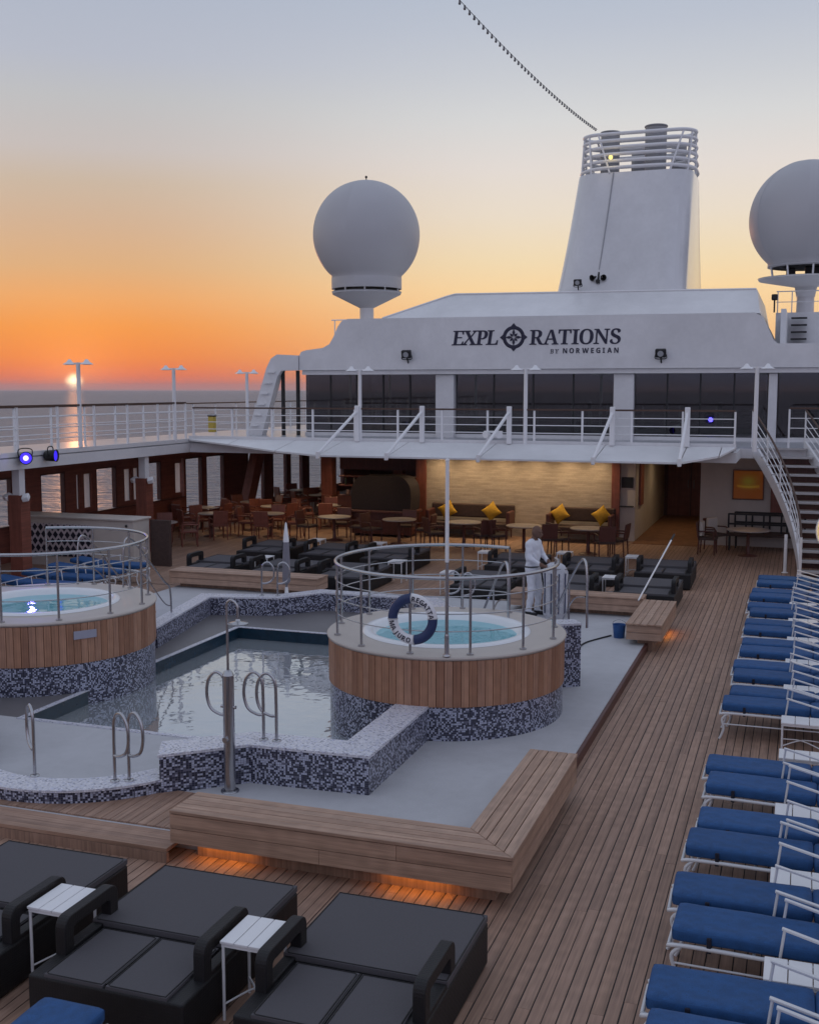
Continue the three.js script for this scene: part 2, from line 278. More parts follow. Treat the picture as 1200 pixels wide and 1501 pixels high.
// ------------------------------------------------------------------ swimming pool
{
  const T = thing('swimming_pool', 'sunken swimming pool with navy and white mosaic coaming between the two hot tubs', 'pool');
  const x0 = -9.7, x1 = -5.2, z0 = -18.25, z1 = -12.15, yl = .13;
  const hole = [[x0, z0], [x1, z0], [x1, z1], [x0, z1]];
  const grow = poolIn.map(([x, z]) => [x + (x < -7.85 ? -.05 : .05), z + (z > -15 ? .04 : -.04)]);
  mesh('wading_floor', flat([[-4.68, z1], ...grow.slice(1, 10), [-11.02, z1]], yl - .12, yl), M.grey, T);
  mesh('shallow_ledge', flat([[-4.68, z1 - .001], [x1, z1 - .001], [x1, z0], [x0, z0], [x0, z1 - .001], [-11.02, z1 - .001], ...grow.slice(10)], yl - .12, yl), M.ledge, T);
  mesh('basin_edge', [boxB(x0, x0 + .01, -.6, yl - .004, z0 + .011, z1 - .011), boxB(x1 - .01, x1, -.6, yl - .004, z0 + .011, z1 - .011), boxB(x0, x1, -.6, yl - .004, z0, z0 + .01), boxB(x0, x1, -.6, yl - .004, z1 - .01, z1)], M.basin, T);
  mesh('basin', [boxB(x0 - .05, x1 + .05, -1.7, -1.6, z0 - .05, z1 + .05), boxB(x0 - .06, x0, -1.6, yl - .125, z0, z1), boxB(x1, x1 + .06, -1.6, yl - .125, z0, z1), boxB(x0, x1, -1.6, yl - .125, z0 - .06, z0), boxB(x0, x1, -1.6, yl - .125, z1, z1 + .06)], M.basin, T);
  mesh('ledge_nosing', [boxB(x0 - .06, x0 + .02, yl, yl + .012, z0 - .06, z1 + .06), boxB(x0 + .02, x1, yl, yl + .012, z0 - .06, z0 + .02), boxB(x0 + .02, x1, yl, yl + .012, z1 - .02, z1 + .06)], M.mosaicPale, T);
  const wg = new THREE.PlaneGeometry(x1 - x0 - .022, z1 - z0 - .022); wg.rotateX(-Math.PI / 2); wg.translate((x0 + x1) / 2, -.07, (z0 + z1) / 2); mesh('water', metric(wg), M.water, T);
  // near coamings (one each side of the low curved rim), mosaic faces with pale mosaic caps
  for (const s of [1, -1]) {
    const mx = x => s > 0 ? x : -15.7 - x;
    const out = [[-4.3, -13.4], [-4.3, -11.0], [-5.7, -10.93], [-6.45, -10.28]], inn = [[-6.66, -10.7], [-5.86, -11.34], [-4.70, -11.4], [-4.70, -13.4]];
    const pts = [...out, ...inn].map(([x, z]) => [mx(x), z]);
    mesh('coaming', flat(pts, .1, .535), M.mosaic, T);
    mesh('coaming_cap', flat([[-4.285, -13.4], [-4.285, -10.985], [-5.705, -10.915], [-6.46, -10.262], [-6.675, -10.7], [-5.865, -11.355], [-4.715, -11.415], [-4.715, -13.4]].map(([x, z]) => [mx(x), z]), .535, .565), M.mosaicPale, T);
  }
  const arc = (R, a0, a1, n) => { const o = []; for (let i = 0; i <= n; i++) { const a = a0 + (a1 - a0) * i / n; o.push([-7.85 + R * Math.cos(a), -11.23 + R * Math.sin(a)]); } return o; };
  const A0 = 0.5, A1 = Math.PI - 0.5;
  mesh('low_rim', flat([...arc(1.68, A0, A1, 24), ...arc(1.34, A1, A0, 24)], .1, .262), M.mosaic, T);
  mesh('low_rim_cap', flat([...arc(1.70, A0, A1, 24), ...arc(1.32, A1, A0, 24)], .262, .288), M.mosaicPale, T);
  // far coaming
  const fin = [[-10.2, -16.3], [-10.75, -19.1], [-9.45, -19.45], [-8.85, -20.25], [-6.85, -20.25], [-6.25, -19.45], [-4.95, -19.1], [-5.5, -16.3]];
  const fout = [[-10.5, -16.3], [-11.1, -19.35], [-9.65, -19.72], [-9.05, -20.55], [-6.65, -20.55], [-6.05, -19.72], [-4.6, -19.35], [-5.2, -16.3]];
  mesh('far_coaming', flat([...fin, ...fout.slice().reverse()], .1, .46), M.mosaic, T);
  mesh('far_coaming_cap', flat([...fin.map(([x, z]) => [x, z + .02]), ...fout.slice().reverse().map(([x, z]) => [x, z - .02])], .46, .49), M.mosaicPale, T);
}
// ------------------------------------------------------------------ hot tubs
function hotTub(c, R, label, railGap, shellMat) {
  const T = thing('hot_tub', label, 'hot tub', [c[0], .12, c[1]]);
  const H = 1.08;                                             // rim height above the surround
  mesh('mosaic_base', (() => { const g = new THREE.CylinderGeometry(R - .02, R - .02, .62, 72, 1, true); g.translate(0, .12, 0); const p = g.attributes.position, uv = g.attributes.uv; for (let i = 0; i < p.count; i++) uv.setXY(i, uv.getX(i) * 2 * Math.PI * R, p.getY(i)); return g; })(), M.mosaic, T);
  mesh('core', (() => { const g = new THREE.CylinderGeometry(R - .05, R - .05, .60, 48, 1, true); g.translate(0, .74, 0); return g; })(), M.black, T);
  const n = Math.round(2 * Math.PI * R / .104), sg = [0, 1, 2].map(k => metric(rbox(2 * Math.PI * R / n - .006, .62, .03, .005, 0, 0, 0, 1), false, k * .37, k * .6));
  for (let i = 0; i < n; i++) { const a = i / n * 2 * Math.PI, m = mesh('slat', sg[i % 3], M.slat[Math.floor(rnd() * 5)], T); m.position.set(Math.sin(a) * (R - .016), .745, Math.cos(a) * (R - .016)); m.rotation.y = a; }
  mesh('deck_ring', lathe([[1.12, H - .05], [1.12, H], [R + .01, H], [R + .025, H - .02], [R + .01, H - .05], [1.12, H - .05]].reverse(), 72), M.ringMat || (M.ringMat = std(.56, .50, .45, .5, 0, { map: matTex })), T);
  mesh('shell', lathe([[0, H - .75], [.5, H - .74], [.62, H - .45], [.86, H - .42], [.95, H - .12], [1.0, H + .0], [1.06, H + .035], [1.13, H + .03], [1.16, H + .002]].reverse(), 64), shellMat, T);
  mesh('water', (() => { const g = new THREE.CircleGeometry(.975, 64); g.rotateX(-Math.PI / 2); g.translate(0, H - .065, 0); return metric(g); })(), M.tubWater, T);
  // guard rail: handrail with three lower rails and stanchions
  const Rr = R - .1; const arcPts = (y, a0, a1) => { const o = []; for (let i = 0; i <= 48; i++) { const a = a0 + (a1 - a0) * i / 48; o.push([Math.sin(a) * Rr, y, Math.cos(a) * Rr]); } return o; };
  const [g0, g1] = railGap;
  const g = mesh('guard_rail', tube(arcPts(H + .97, g0, g1), .024, 96, 10), M.steel, T);
  for (const y of [.30, .52, .74]) mesh('rail', tube(arcPts(H + y, g0, g1), .008, 80, 6), M.steel, g);
  const np = 11; for (let i = 0; i <= np; i++) { const a = g0 + (g1 - g0) * i / np; mesh('stanchion', [rod([Math.sin(a) * Rr, H, Math.cos(a) * Rr], [Math.sin(a) * Rr, H + .96, Math.cos(a) * Rr], .018), rod([Math.sin(a) * Rr, H, Math.cos(a) * Rr], [Math.sin(a) * Rr, H + .02, Math.cos(a) * Rr], .045, 12)], M.steel, g); }
  return T;
}
M.shellCyan = std(.50, .80, .86, .25); M.shellWhite = std(.80, .82, .84, .25);
const tubS = hotTub([-4.55, -14.6], 1.62, 'raised hot tub with teak slats, cyan water and a lifebuoy on its rail', [-3.5, 2.0], M.shellWhite);
const tubP = hotTub([-11.1, -14.5], 1.7, 'raised hot tub with teak slats and clear water on the side of the bar counter', [-1.7, 3.75], M.shellWhite);
// small name plate on the port tub
{
  const m = mesh('name_plate', [rbox(.34, .12, .012, .004, 0, 0, 0)], std(.35, .35, .42, .4), tubP); const a = 0.98; m.position.set(Math.sin(a) * 1.715, .86, Math.cos(a) * 1.715); m.rotation.y = a;
}
// mosaic steps behind the starboard tub with handrails
function tubSteps(x, z, turn, label, wood) {
  const T = thing('tub_steps', label, 'steps', [x, .12, z], turn);
  for (let i = 0; i < 4; i++) { const h = .95 - i * .235; mesh('step', boxB(-.55, .55, 0, h - .03, -.31 * (i + 1), -.31 * i - .001), wood ? M.slat[3] : M.mosaic, T); mesh('tread', boxB(-.56, .56, h - .03, h, -.31 * (i + 1) - .01, -.31 * i), wood ? M.slat[2] : M.mosaicPale, T); }
  for (const s of [-.6, .6]) { mesh('handrail', [tube([[s, .9, .1], [s, 1.75, .05], [s, 1.88, -.12], [s, 1.6, -.5], [s, 1.0, -1.15], [s, .85, -1.35], [s, .5, -1.4], [s, 0, -1.4]], .02, 48), tube([[s, 1.35, .02], [s, 1.2, -.5], [s, .6, -1.15], [s, .5, -1.36]], .012, 24), rod([s, .3, -.66], [s, 1.45, -.66], .016)], M.steel, T); }
  return T;
}
tubSteps(-3.45, -15.95, 0.55, 'mosaic steps with steel handrails up to the cyan hot tub');
tubSteps(-11.1, -16.1, 0, 'timber steps with steel handrails up to the hot tub by the bar counter', true).scale.x = .75;
// ------------------------------------------------------------------ timber benches with amber light strips
const amber = [1, .36, .045];
function ledStrip(T, x0, x1, z, y, dir) {   // glowing tape under a bench overhang and its light; dir = outward +z / -z / +x
  const along = dir === 'x';
  const L = x1 - x0, c = (x0 + x1) / 2;
  mesh('light_strip', along ? boxB(z - .012, z + .012, y - .012, y, x0, x1) : boxB(x0, x1, y - .012, y, z - .012, z + .012), emis(...amber, 3), T);
  const l = new THREE.RectAreaLight(new THREE.Color().setRGB(...amber), 9, L, .03); l.position.set(along ? z : c, y - .02, along ? c : z); l.rotation.order = 'YXZ'; l.rotation.y = along ? Math.PI / 2 : 0; l.rotation.x = -Math.PI / 2; T.add(l);
}
{
  const T = thing('corner_bench', 'long mitred teak corner bench with two amber light strips beside the dark daybeds', 'bench');
  const y0 = .47, y1 = .5, bw = .1, n = 5;
  for (let i = 0; i < n; i++) {   // boards along x, mitred at the outer corner (-2.22, -9.05)
    const za = -9.05 - i * .108, zb = za - bw, e = i * .108; mesh('board', metric(flat([[-5.58, za], [-2.22 - e - .001, za], [-2.22 - e - bw - .001, zb], [-5.58, zb]], y0, y1, [], .003), true, i * .3, i * .7), M.bench[(i * 3 + 1) % 4], T);
  }
  for (let i = 0; i < n; i++) {
    const xa = -2.22 - i * .108, xb = xa - bw, e = i * .108; mesh('board', flat([[xa, -9.056 - e], [xa, -12.0], [xb, -12.0], [xb, -9.056 - e - bw]], y0, y1, [], .003), M.bench[(i * 3 + 2) % 4], T);
  }
  for (let r = 0; r < 2; r++) { const ya = .462 - r * .145, yb = ya - .138;
    let xs = -5.585; for (const L of r ? [1.55, 1.8] : [2.3, 1.06]) { mesh('fascia_board', metric(boxB(xs + .004, Math.min(-2.225, xs + L), yb, ya, -9.085, -9.057), true), M.bench[(r + 2 + Math.floor(L)) % 4], T); xs += L; }
    mesh('fascia_board', metric(boxB(-2.253, -2.227, yb, ya, -12, -9.09), false), M.bench[r + 1], T); mesh('fascia_board', boxB(-2.74, -2.72, yb, ya, -12, -9.6), M.bench[r], T); mesh('fascia_board', metric(boxB(-5.56, -2.75, yb, ya, -9.59, -9.57), true), M.bench[r], T);
    mesh('fascia_board', boxB(-2.72, -2.26, yb, ya, -12.0, -11.975), M.bench[r + 1], T); mesh('fascia_board', boxB(-5.583, -5.56, yb, ya, -9.566, -9.09), M.bench[r], T);
  }
  mesh('plinth', [boxB(-5.40, -2.42, .0, .455, -9.52, -9.25), boxB(-2.66, -2.42, .0, .455, -11.85, -9.521)], M.bench[3], T);
  ledStrip(T, -5.36, -4.78, -9.17, .17, 'z'); ledStrip(T, -3.45, -2.80, -9.17, .17, 'z');
}
function bench(label, x0, x1, z0, z1, along) { // straight bench, boards along 'x' or 'z'
  const T = thing('timber_bench', label, 'bench'); const n = 5;
  for (let i = 0; i < n; i++) {
    if (along === 'z') { const w = (x1 - x0) / n; mesh('board', flat([[x0 + i * w, z0], [x0 + (i + 1) * w - .008, z0], [x0 + (i + 1) * w - .008, z1], [x0 + i * w, z1]], .47, .5, [], .003), M.bench[i % 4], T); }
    else { const w = (z1 - z0) / n; mesh('board', metric(flat([[x0, z0 + i * w], [x1, z0 + i * w], [x1, z0 + (i + 1) * w - .008], [x0, z0 + (i + 1) * w - .008]], .47, .5, [], .003), true), M.bench[i % 4], T); }
  }
  for (let r = 0; r < 2; r++) { const ya = .462 - r * .125, yb = ya - .118; for (const b of [metric(boxB(x0 + .01, x1 - .01, yb, ya, z1 - .03, z1 - .008), true), metric(boxB(x0 + .01, x1 - .01, yb, ya, z0 + .008, z0 + .03), true), boxB(x0 + .008, x0 + .03, yb, ya, z0 + .035, z1 - .035), boxB(x1 - .03, x1 - .008, yb, ya, z0 + .035, z1 - .035)]) mesh('fascia_board', b, M.bench[r + 1], T); }
  mesh('plinth', boxB(x0 + .18, x1 - .18, 0, .45, z0 + .2, z1 - .2), M.bench[3], T); return T;
}
const b2 = bench('short teak bench with an amber glow on the deck beside the open walkway', -2.76, -2.14, -21.55, -19.2, 'z'); ledStrip(b2, -21.2, -20.5, -2.22, .2, 'x');
bench('teak bench behind the person in white, in front of dark daybeds', -5.4, -2.78, -22.1, -21.58, 'x');
bench('teak bench at the far side of the pool below dark daybeds', -13.2, -9.6, -22.2, -21.6, 'x');

// ------------------------------------------------------------------ pool fittings
function grabRail(x, y, z, turn, label, h = .72) {
  const T = thing('grab_rail', label, 'handrail', [x, y, z], turn, 'steel grab rails around the pool');
  mesh('tube', tube([[0, 0, 0], [0, h * .6, 0], [.01, h * .92, 0], [.06, h * 1.04, 0], [.14, h * 1.06, 0], [.22, h * .92, 0], [.24, h * .68, 0], [.19, h * .48, 0], [.08, h * .40, 0], [.0, h * .40, 0]], .018, 64, 10), M.steel, T);
  mesh('flange', lathe([[.05, 0], [.05, .012], [.025, .018]], 20), M.steel, T); return T;
}
grabRail(-7.8, .288, -9.93, Math.PI * .8, 'bright steel grab rail hoop at the end of the low curved rim'); grabRail(-6.88, .288, -10.08, -.3, 'paired steel grab rails on the low curved pool rim'); grabRail(-6.74, .288, -10.14, -.3, 'paired steel grab rails on the low curved pool rim');
grabRail(-6.02, .565, -11.0, Math.PI, 'steel grab rail on the mosaic coaming beside the shower column'); grabRail(-5.62, .565, -11.13, Math.PI, 'steel grab rails on the mosaic coaming between shower and cyan hot tub'); grabRail(-5.46, .565, -11.13, Math.PI, 'steel grab rails on the mosaic coaming between shower and cyan hot tub');
for (const [x, z, t] of [[-9.85, -19.52, .3], [-9.55, -19.6, .3], [-6.1, -19.65, .3], [-5.8, -19.55, .3]]) grabRail(x, .49, z, t, 'steel grab rails on the far mosaic coaming', .62);
{
  const T = thing('shower_column', 'tall steel deck shower with a round head in front of the pool coaming', 'shower', [-5.78, .12, -10.62]);
  mesh('column', [rod([0, 0, 0], [0, 1.30, 0], .062, 20), lathe([[.1, 0], [.1, .015], [.065, .02]], 24), lathe([[.062, 1.30], [.045, 1.34], [.018, 1.36]], 20)], M.steel, T);
  mesh('pipe', tube([[0, 1.3, 0], [0, 1.95, 0], [.0, 2.08, 0], [.05, 2.13, 0], [.12, 2.08, 0], [.13, 1.98, 0], [.13, 1.9, 0]], .014, 40, 8), M.steel, T);
  mesh('shower_head', lathe([[.02, 1.93], [.03, 1.9], [.11, 1.885], [.112, 1.87], [0, 1.868]], 28, .13, 0, 0), M.steel, T);
  mesh('valve', [rod([-.09, .95, 0], [.09, .95, 0], .018, 10), rod([0, .6, .05], [0, .6, .1], .03, 12)], M.steel, T);
}
{
  const T = thing('rigging_pole', 'tall thin pole standing on the rim of the cyan hot tub', 'pole', [-4.07, 1.205, -13.08]);
  mesh('socket', lathe([[.05, 0], [.05, .02], [.03, .03], [.03, .25], [.022, .28]], 20), M.steel, T); mesh('lower_tube', rod([0, .2, 0], [0, 1.18, 0], .022, 12), M.steel, T); mesh('upper_tube', rod([0, 1.18, 0], [0, 2.42, 0], .024, 12), M.whiteTrim, T); mesh('cap', new THREE.SphereGeometry(.028, 12, 8).translate(0, 2.43, 0), M.whiteTrim, T);
}
const font = await new FontLoader().loadAsync('fonts/droid/droid_sans_bold.typeface.json'), serifB = await new FontLoader().loadAsync('fonts/droid/droid_serif_bold.typeface.json'), serif = await new FontLoader().loadAsync('fonts/droid/droid_serif_regular.typeface.json');
{
  const T = thing('lifebuoy', 'navy and white lifebuoy lettered around its ring, hung on the hot tub rail', 'lifebuoy', [-4.50, 1.655, -13.03], 0.0);
  const R = .262, r = .062, q = (a0, a1) => { const g = new THREE.TorusGeometry(R, r, 14, 18, a1 - a0); g.scale(1, 1, .72); g.rotateZ(a0); return g; };
  const D = Math.PI / 180, white = std(.78, .78, .80, .5), navy = std(.022, .04, .12, .5);
  mesh('white_quarter', q(5 * D, 92 * D), white, T); mesh('navy_quarter', q(92 * D, 182 * D), navy, T); mesh('white_quarter', q(182 * D, 275 * D), white, T); mesh('navy_quarter', q(275 * D, 365 * D), navy, T);
  for (const a of [5, 92, 182, 275]) { const g = new THREE.TorusGeometry(r + .003, .006, 6, 18); g.scale(1, .74, 1); g.rotateX(Math.PI / 2); g.rotateZ(Math.PI / 2 * 0); g.translate(R, 0, 0); g.rotateZ(a * D); mesh('band', g, std(.5, .5, .5, .6), T); }
  const put = (s, a0, step) => [...s].forEach((ch, i) => { const g = new TextGeometry(ch, { font, size: .062, depth: .004, curveSegments: 3 }); g.computeBoundingBox(); const b = g.boundingBox; g.translate(-(b.max.x + b.min.x) / 2, -.031, .044); g.translate(0, R, 0); g.rotateZ((a0 - 90 - i * step) * D); mesh('letter', g, M.navy, T); });
  put('REGATTA', 84, 12.2); const putB = (s, a0, step) => [...s].forEach((ch, i) => { const g = new TextGeometry(ch, { font, size: .062, depth: .004, curveSegments: 3 }); g.computeBoundingBox(); const b = g.boundingBox; g.translate(-(b.max.x + b.min.x) / 2, -.031, .044); g.translate(0, -R, 0); g.rotateZ((a0 + 90 + i * step) * D); mesh('letter', g, M.navy, T); });
  putB('MAJURO', 193, 13.5);
}
// ------------------------------------------------------------------ starboard and port sun loungers
function makeLounger(name, label, group, blue) {   // foot end at x = 0, head towards +x, width along z
  const T = thing(name, label, 'sun lounger', [0, 0, 0], 0, group);
  const w = .50, L = 1.9, y = .34;
  mesh('frame', [...[-1, 1].map(s => tube([[.02, y - .03, s * (w / 2 - .06)], [.0, y - .02, s * (w / 2 - .02)], [.06, y, s * w / 2], [.25, y + .005, s * w / 2], [.8, y, s * w / 2], [1.3, y, s * w / 2], [L, y, s * w / 2]], .017, 40, 8)), rod([.0, y - .03, -w / 2 + .06], [.0, y - .03, w / 2 - .06], .016), rod([.62, y, -w / 2], [.62, y, w / 2], .012), rod([L, y, -w / 2], [L, y, w / 2], .016)], M.alu, T);
  for (const s of [-1, 1]) {
    mesh('leg', tube([[.10, y, s * w / 2], [.03, y - .08, s * w / 2], [.05, .14, s * w / 2], [.02, .04, s * w / 2], [-.0, .0, s * w / 2]], .015, 24, 8), M.alu, T); mesh('leg', tube([[1.5, y, s * w / 2], [1.55, .15, s * w / 2], [1.6, 0, s * w / 2]], .015, 12, 8), M.alu, T);
    mesh('lower_rail', rod([.05, .20, s * w / 2], [1.5, .20, s * w / 2], .009), M.alu, T);
    mesh('armrest', [rod([.80, y, s * w / 2], [.83, y + .25, s * w / 2], .011), (() => { const g = rbox(.72, .02, .036, .006, 0, 0, 0, 1); g.rotateZ(-.24); g.translate(1.16, y + .175, s * w / 2); return g; })(), rod([1.47, y, s * w / 2], [1.49, y + .10, s * w / 2], .011)], M.alu, T);
  }
  const ci = M.blue.indexOf(blue); mesh('cushion', softBox(1.08, .112, w - .012, .035, .012, 500 + ci * 31).translate(.56, y + .075, 0), blue, T);
  const back = softBox(.80, .112, w - .012, .035, .012, 700 + ci * 17); back.rotateZ(.10); back.translate(1.50, y + .10, 0); mesh('back_cushion', back, blue, T); mesh('seam', tube([[.03, y + .105, -w / 2 + .012], [.03, y + .105, w / 2 - .012]], .005, 4, 5), M.blueDark, T);
  mesh('strap', [rbox(.035, .12, w + .02, .006, .30, y + .035, 0, 1)], M.strap, T); return T;
}
const gS = 'sun loungers along the walkway beside the hot tub', lS = 'royal blue white framed sun lounger in the seven tight pairs beside the hot tub', gN = 'sun loungers along the walkway beside the corner bench', lN = 'royal blue white framed sun lounger in the four pairs beside the corner bench';
const proto = [0, 1, 2].map(k => makeLounger('sun_lounger', lS, gS, M.blue[k])); let first = 0;
const pairs = [-24.43, -22.75, -21.1, -19.5, -17.85, -16.25, -14.72, -11.56, -9.90, -8.28, -6.65]; let pk = 0;
for (const ze of pairs) for (const k of [0, 1]) {
  const z = ze - .25 - k * .575, pos = [-.86 + rr(-.045, .045), 0, z + rr(-.018, .018)], tu = rr(-.028, .028); if (pk < 3) { proto[pk].position.set(...pos); proto[pk].rotation.y = tu; } else dup(proto[pk % 3], pos, tu, ze > -13 ? lN : lS, ze > -13 ? gN : gS); pk++;
}
const aftL = [[-4.42, -5.72, 'blue sun lounger at the feet of the dark daybeds']];
for (const [x, z, l] of aftL) dup(proto[0], [x, 0, z - .25], -Math.PI / 2, l, 'loungers aft of the daybeds');
dup(proto[1], [-3.82, 0, -5.66], -Math.PI / 2, 'blue sun lounger aft of the corner daybed', 'loungers aft of the daybeds');
for (let i = 0; i < 7; i++) dup(proto[i % 3], [-14.3 + rr(-.06, .06), 0, -16.9 - i * .92], Math.PI + rr(-.03, .03), 'blue sun lounger in the row in front of the patterned bar counter', 'sun loungers on the port side');
// white slatted side tables
function makeTable(name, label, group, w, d, h) {
  const T = thing(name, label, 'side table', [0, 0, 0], 0, group); const n = 3, s = w / n;
  for (let i = 0; i < n; i++) mesh('slat', rbox(s - .007, .02, d, .004, -w / 2 + s * (i + .5), h - .01, 0, 1), M.whiteTrim, T);
  for (const s of [-1, 1]) mesh('apron', boxB(-w / 2 + .01, w / 2 - .01, h - .045, h - .021, s * (d / 2 - .03), s * (d / 2 - .01)), M.whiteTrim, T);
  for (const a of [-1, 1]) for (const b of [-1, 1]) mesh('leg', rod([a * (w / 2 - .02), 0, b * (d / 2 - .02)], [a * (w / 2 - .02), h - .02, b * (d / 2 - .02)], .012, 8), M.whiteTrim, T);
  mesh('stretcher', [tube([[-w / 2 + .02, .12, -d / 2 + .02], [0, .16, 0], [w / 2 - .02, .12, d / 2 - .02]], .008, 16, 6), tube([[-w / 2 + .02, .12, d / 2 - .02], [0, .165, 0], [w / 2 - .02, .12, -d / 2 + .02]], .008, 16, 6)], M.whiteTrim, T); return T;
}
const lowT = makeTable('side_table', 'low white slatted side table between pairs of blue loungers', 'low side tables between the blue loungers', .5, .34, .42); lowT.position.set(.12, 0, -14.42);
for (const z of [-13.02, -11.22, -9.62, -8.0, -16.0, -17.6, -19.22, -20.83, -22.45]) dup(lowT, [.12, 0, z]);
const dayT = makeTable('side_table', 'white slatted side table between two of the dark daybeds beside the corner bench', 'side tables between the near daybeds', .34, .43, .6); dayT.position.set(-3.615, 0, -6.97);
dup(dayT, [-5.26, 0, -6.97], 0, 'white slatted side table between daybeds in front of the timber step'); dayT.userData.label = 'white slatted side table beside the daybed at the plank walkway'; 
const farT = makeTable('side_table', 'small white side table among the dark daybeds beyond the pool', 'side tables beyond the pool', .36, .4, .5); farT.position.set(-12.13, 0, -24.2);
for (const [x, z] of [[-12.2, -27.5], [-10.41, -27.4], [-8.87, -24.6], [-7.32, -26.8], [-5.45, -27.3], [-3.75, -27.2], [-3.77, -24.0], [-7.25, -23.5]]) dup(farT, [x, 0, z]);
// ------------------------------------------------------------------ dark wicker daybeds
function makeDaybed(label, group) {   // length along z, foot towards +z
  const T = thing('daybed', label, 'daybed', [0, 0, 0], 0, group); const w = 1.26, L = 1.84;
  mesh('base', [rbox(w, .34, L, .02, 0, .19, 0, 2)], M.wicker, T);
  mesh('backrest', rbox(w - .006, .05, 1.06, .006, 0, .388, -.39, 1), M.pad, T);
  for (const s of [-1, 1]) mesh('seat_pad', rbox(.485, .03, .735, .005, s * .254, .368, .542, 1), M.pad, T);
  { const loop = (x0, x1, z0, z1, y) => tube([[x0, y, z0], [x1, y, z0], [x1, y, z1], [x0, y, z1]], .006, 64, 5, true, 0); const pp = T.children.filter(c => c.name === 'seat_pad'); pp.forEach((c, i) => { const s = i ? 1 : -1; mesh('piping', loop(s * .254 - .23, s * .254 + .23, .19, .90, .383), M.wicker, c); }); const bk = T.children.find(c => c.name === 'backrest'); mesh('piping', loop(-.615, .615, -.905, .13, .413), M.wicker, bk); }
  mesh('centre_batten', boxB(-.006, .006, .36, .384, .18, .88), M.wicker, T);
  for (const s of [-1, 1]) {
    const S = new THREE.Shape(); const rrS = (p, x0, y0, x1, y1, r) => { p.moveTo(x0, y0); p.lineTo(x1, y0); p.lineTo(x1, y1 - r); p.quadraticCurveTo(x1, y1, x1 - r, y1); p.lineTo(x0 + r, y1); p.quadraticCurveTo(x0, y1, x0, y1 - r); p.lineTo(x0, y0); };
    rrS(S, -.33, 0, .33, .275, .09); const h = new THREE.Path(); rrS(h, -.24, .03, .24, .195, .05); S.holes.push(h);
    const g = new THREE.ExtrudeGeometry(S, { depth: .075, bevelEnabled: true, bevelSize: .008, bevelThickness: .008, bevelSegments: 2, curveSegments: 6 }); g.rotateY(Math.PI / 2); g.translate(s * (w / 2 - .055) - .0375, .355, .27); mesh('armrest', metric(g), M.wicker, T);
  }
  return T;
}
const dayL = 'dark wicker daybed with charcoal pads at the edge of the plank walkway';
const day = makeDaybed(dayL, 'dark daybeds in front of the corner bench'); day.position.set(-2.815, 0, -7.22);
dup(day, [-4.44, 0, -7.21], 0, 'dark wicker daybed standing between the two white slatted side tables'); dup(day, [-6.07, 0, -7.21], 0, 'dark wicker daybed in front of the timber step to the low curved rim');
const fl = 'dark wicker daybed in the rows beyond the pool', fg = 'dark daybeds beyond the pool';
for (const [x, z] of [[-13.05, -26.6], [-11.3, -26.6], [-9.6, -26.5], [-6.4, -26.4], [-4.6, -26.4], [-2.9, -26.5], [-13.0, -23.7], [-11.3, -23.6], [-9.6, -23.6], [-6.35, -23.5], [-4.6, -23.6], [-2.95, -23.7]]) dup(day, [x, 0, z], rr(-.02, .02), fl, fg);
// blue pail and leaning pole by the short bench
{
  const T = thing('blue_pail', 'small blue pail on the grey mat beside the short bench', 'pail', [-2.95, .12, -19.75]); T.scale.setScalar(.85);
  const hs = thing('garden_hose', 'dark hose lying on the grey mat between the pail and the hot tub', 'hose'); mesh('tube', tube([[-3.1, .135, -19.8], [-3.25, .135, -19.5], [-3.42, .135, -19.1], [-3.5, .135, -18.6], [-3.72, .135, -18.2], [-3.8, .135, -17.6]], .014, 48, 8), M.black, hs);
  const pa = thing('closed_parasol', 'closed grey parasol with a white pointed top behind the far coaming', 'parasol', [-10.0, .12, -20.95]); mesh('base', lathe([[.22, 0], [.22, .05], [.05, .08], [.03, .3]], 28), M.whiteTrim, pa); mesh('pole', rod([0, .1, 0], [0, 1.3, 0], .025, 10), M.steel, pa); mesh('folded_canopy', lathe([[.03, .35], [.085, .42], [.08, .8], [.06, 1.25]], 16), std(.22, .21, .24, .8), pa); mesh('white_top', lathe([[.062, 1.24], [.055, 1.35], [.02, 1.62], [0, 1.66]], 16), M.whiteTrim, pa);
  mesh('body', lathe([[0, 0], [.11, 0], [.135, .27], [.142, .28], [.13, .275], [.105, .02], [0, .02]], 28), std(.02, .09, .28, .4), T); mesh('handle', tube([[-.135, .26, 0], [-.12, .33, 0], [0, .38, 0], [.12, .33, 0], [.135, .26, 0]], .005, 24, 6), M.steel, T);
  const P = thing('leaning_pole', 'white telescopic pole leaning across the short bench', 'pole'); mesh('shaft', rod([-2.83, .52, -21.3], [-2.42, 1.52, -23.4], .016, 10), M.whiteTrim, P); mesh('grip', rod([-2.455, 1.44, -23.23], [-2.415, 1.535, -23.43], .021, 10), M.black, P);
}
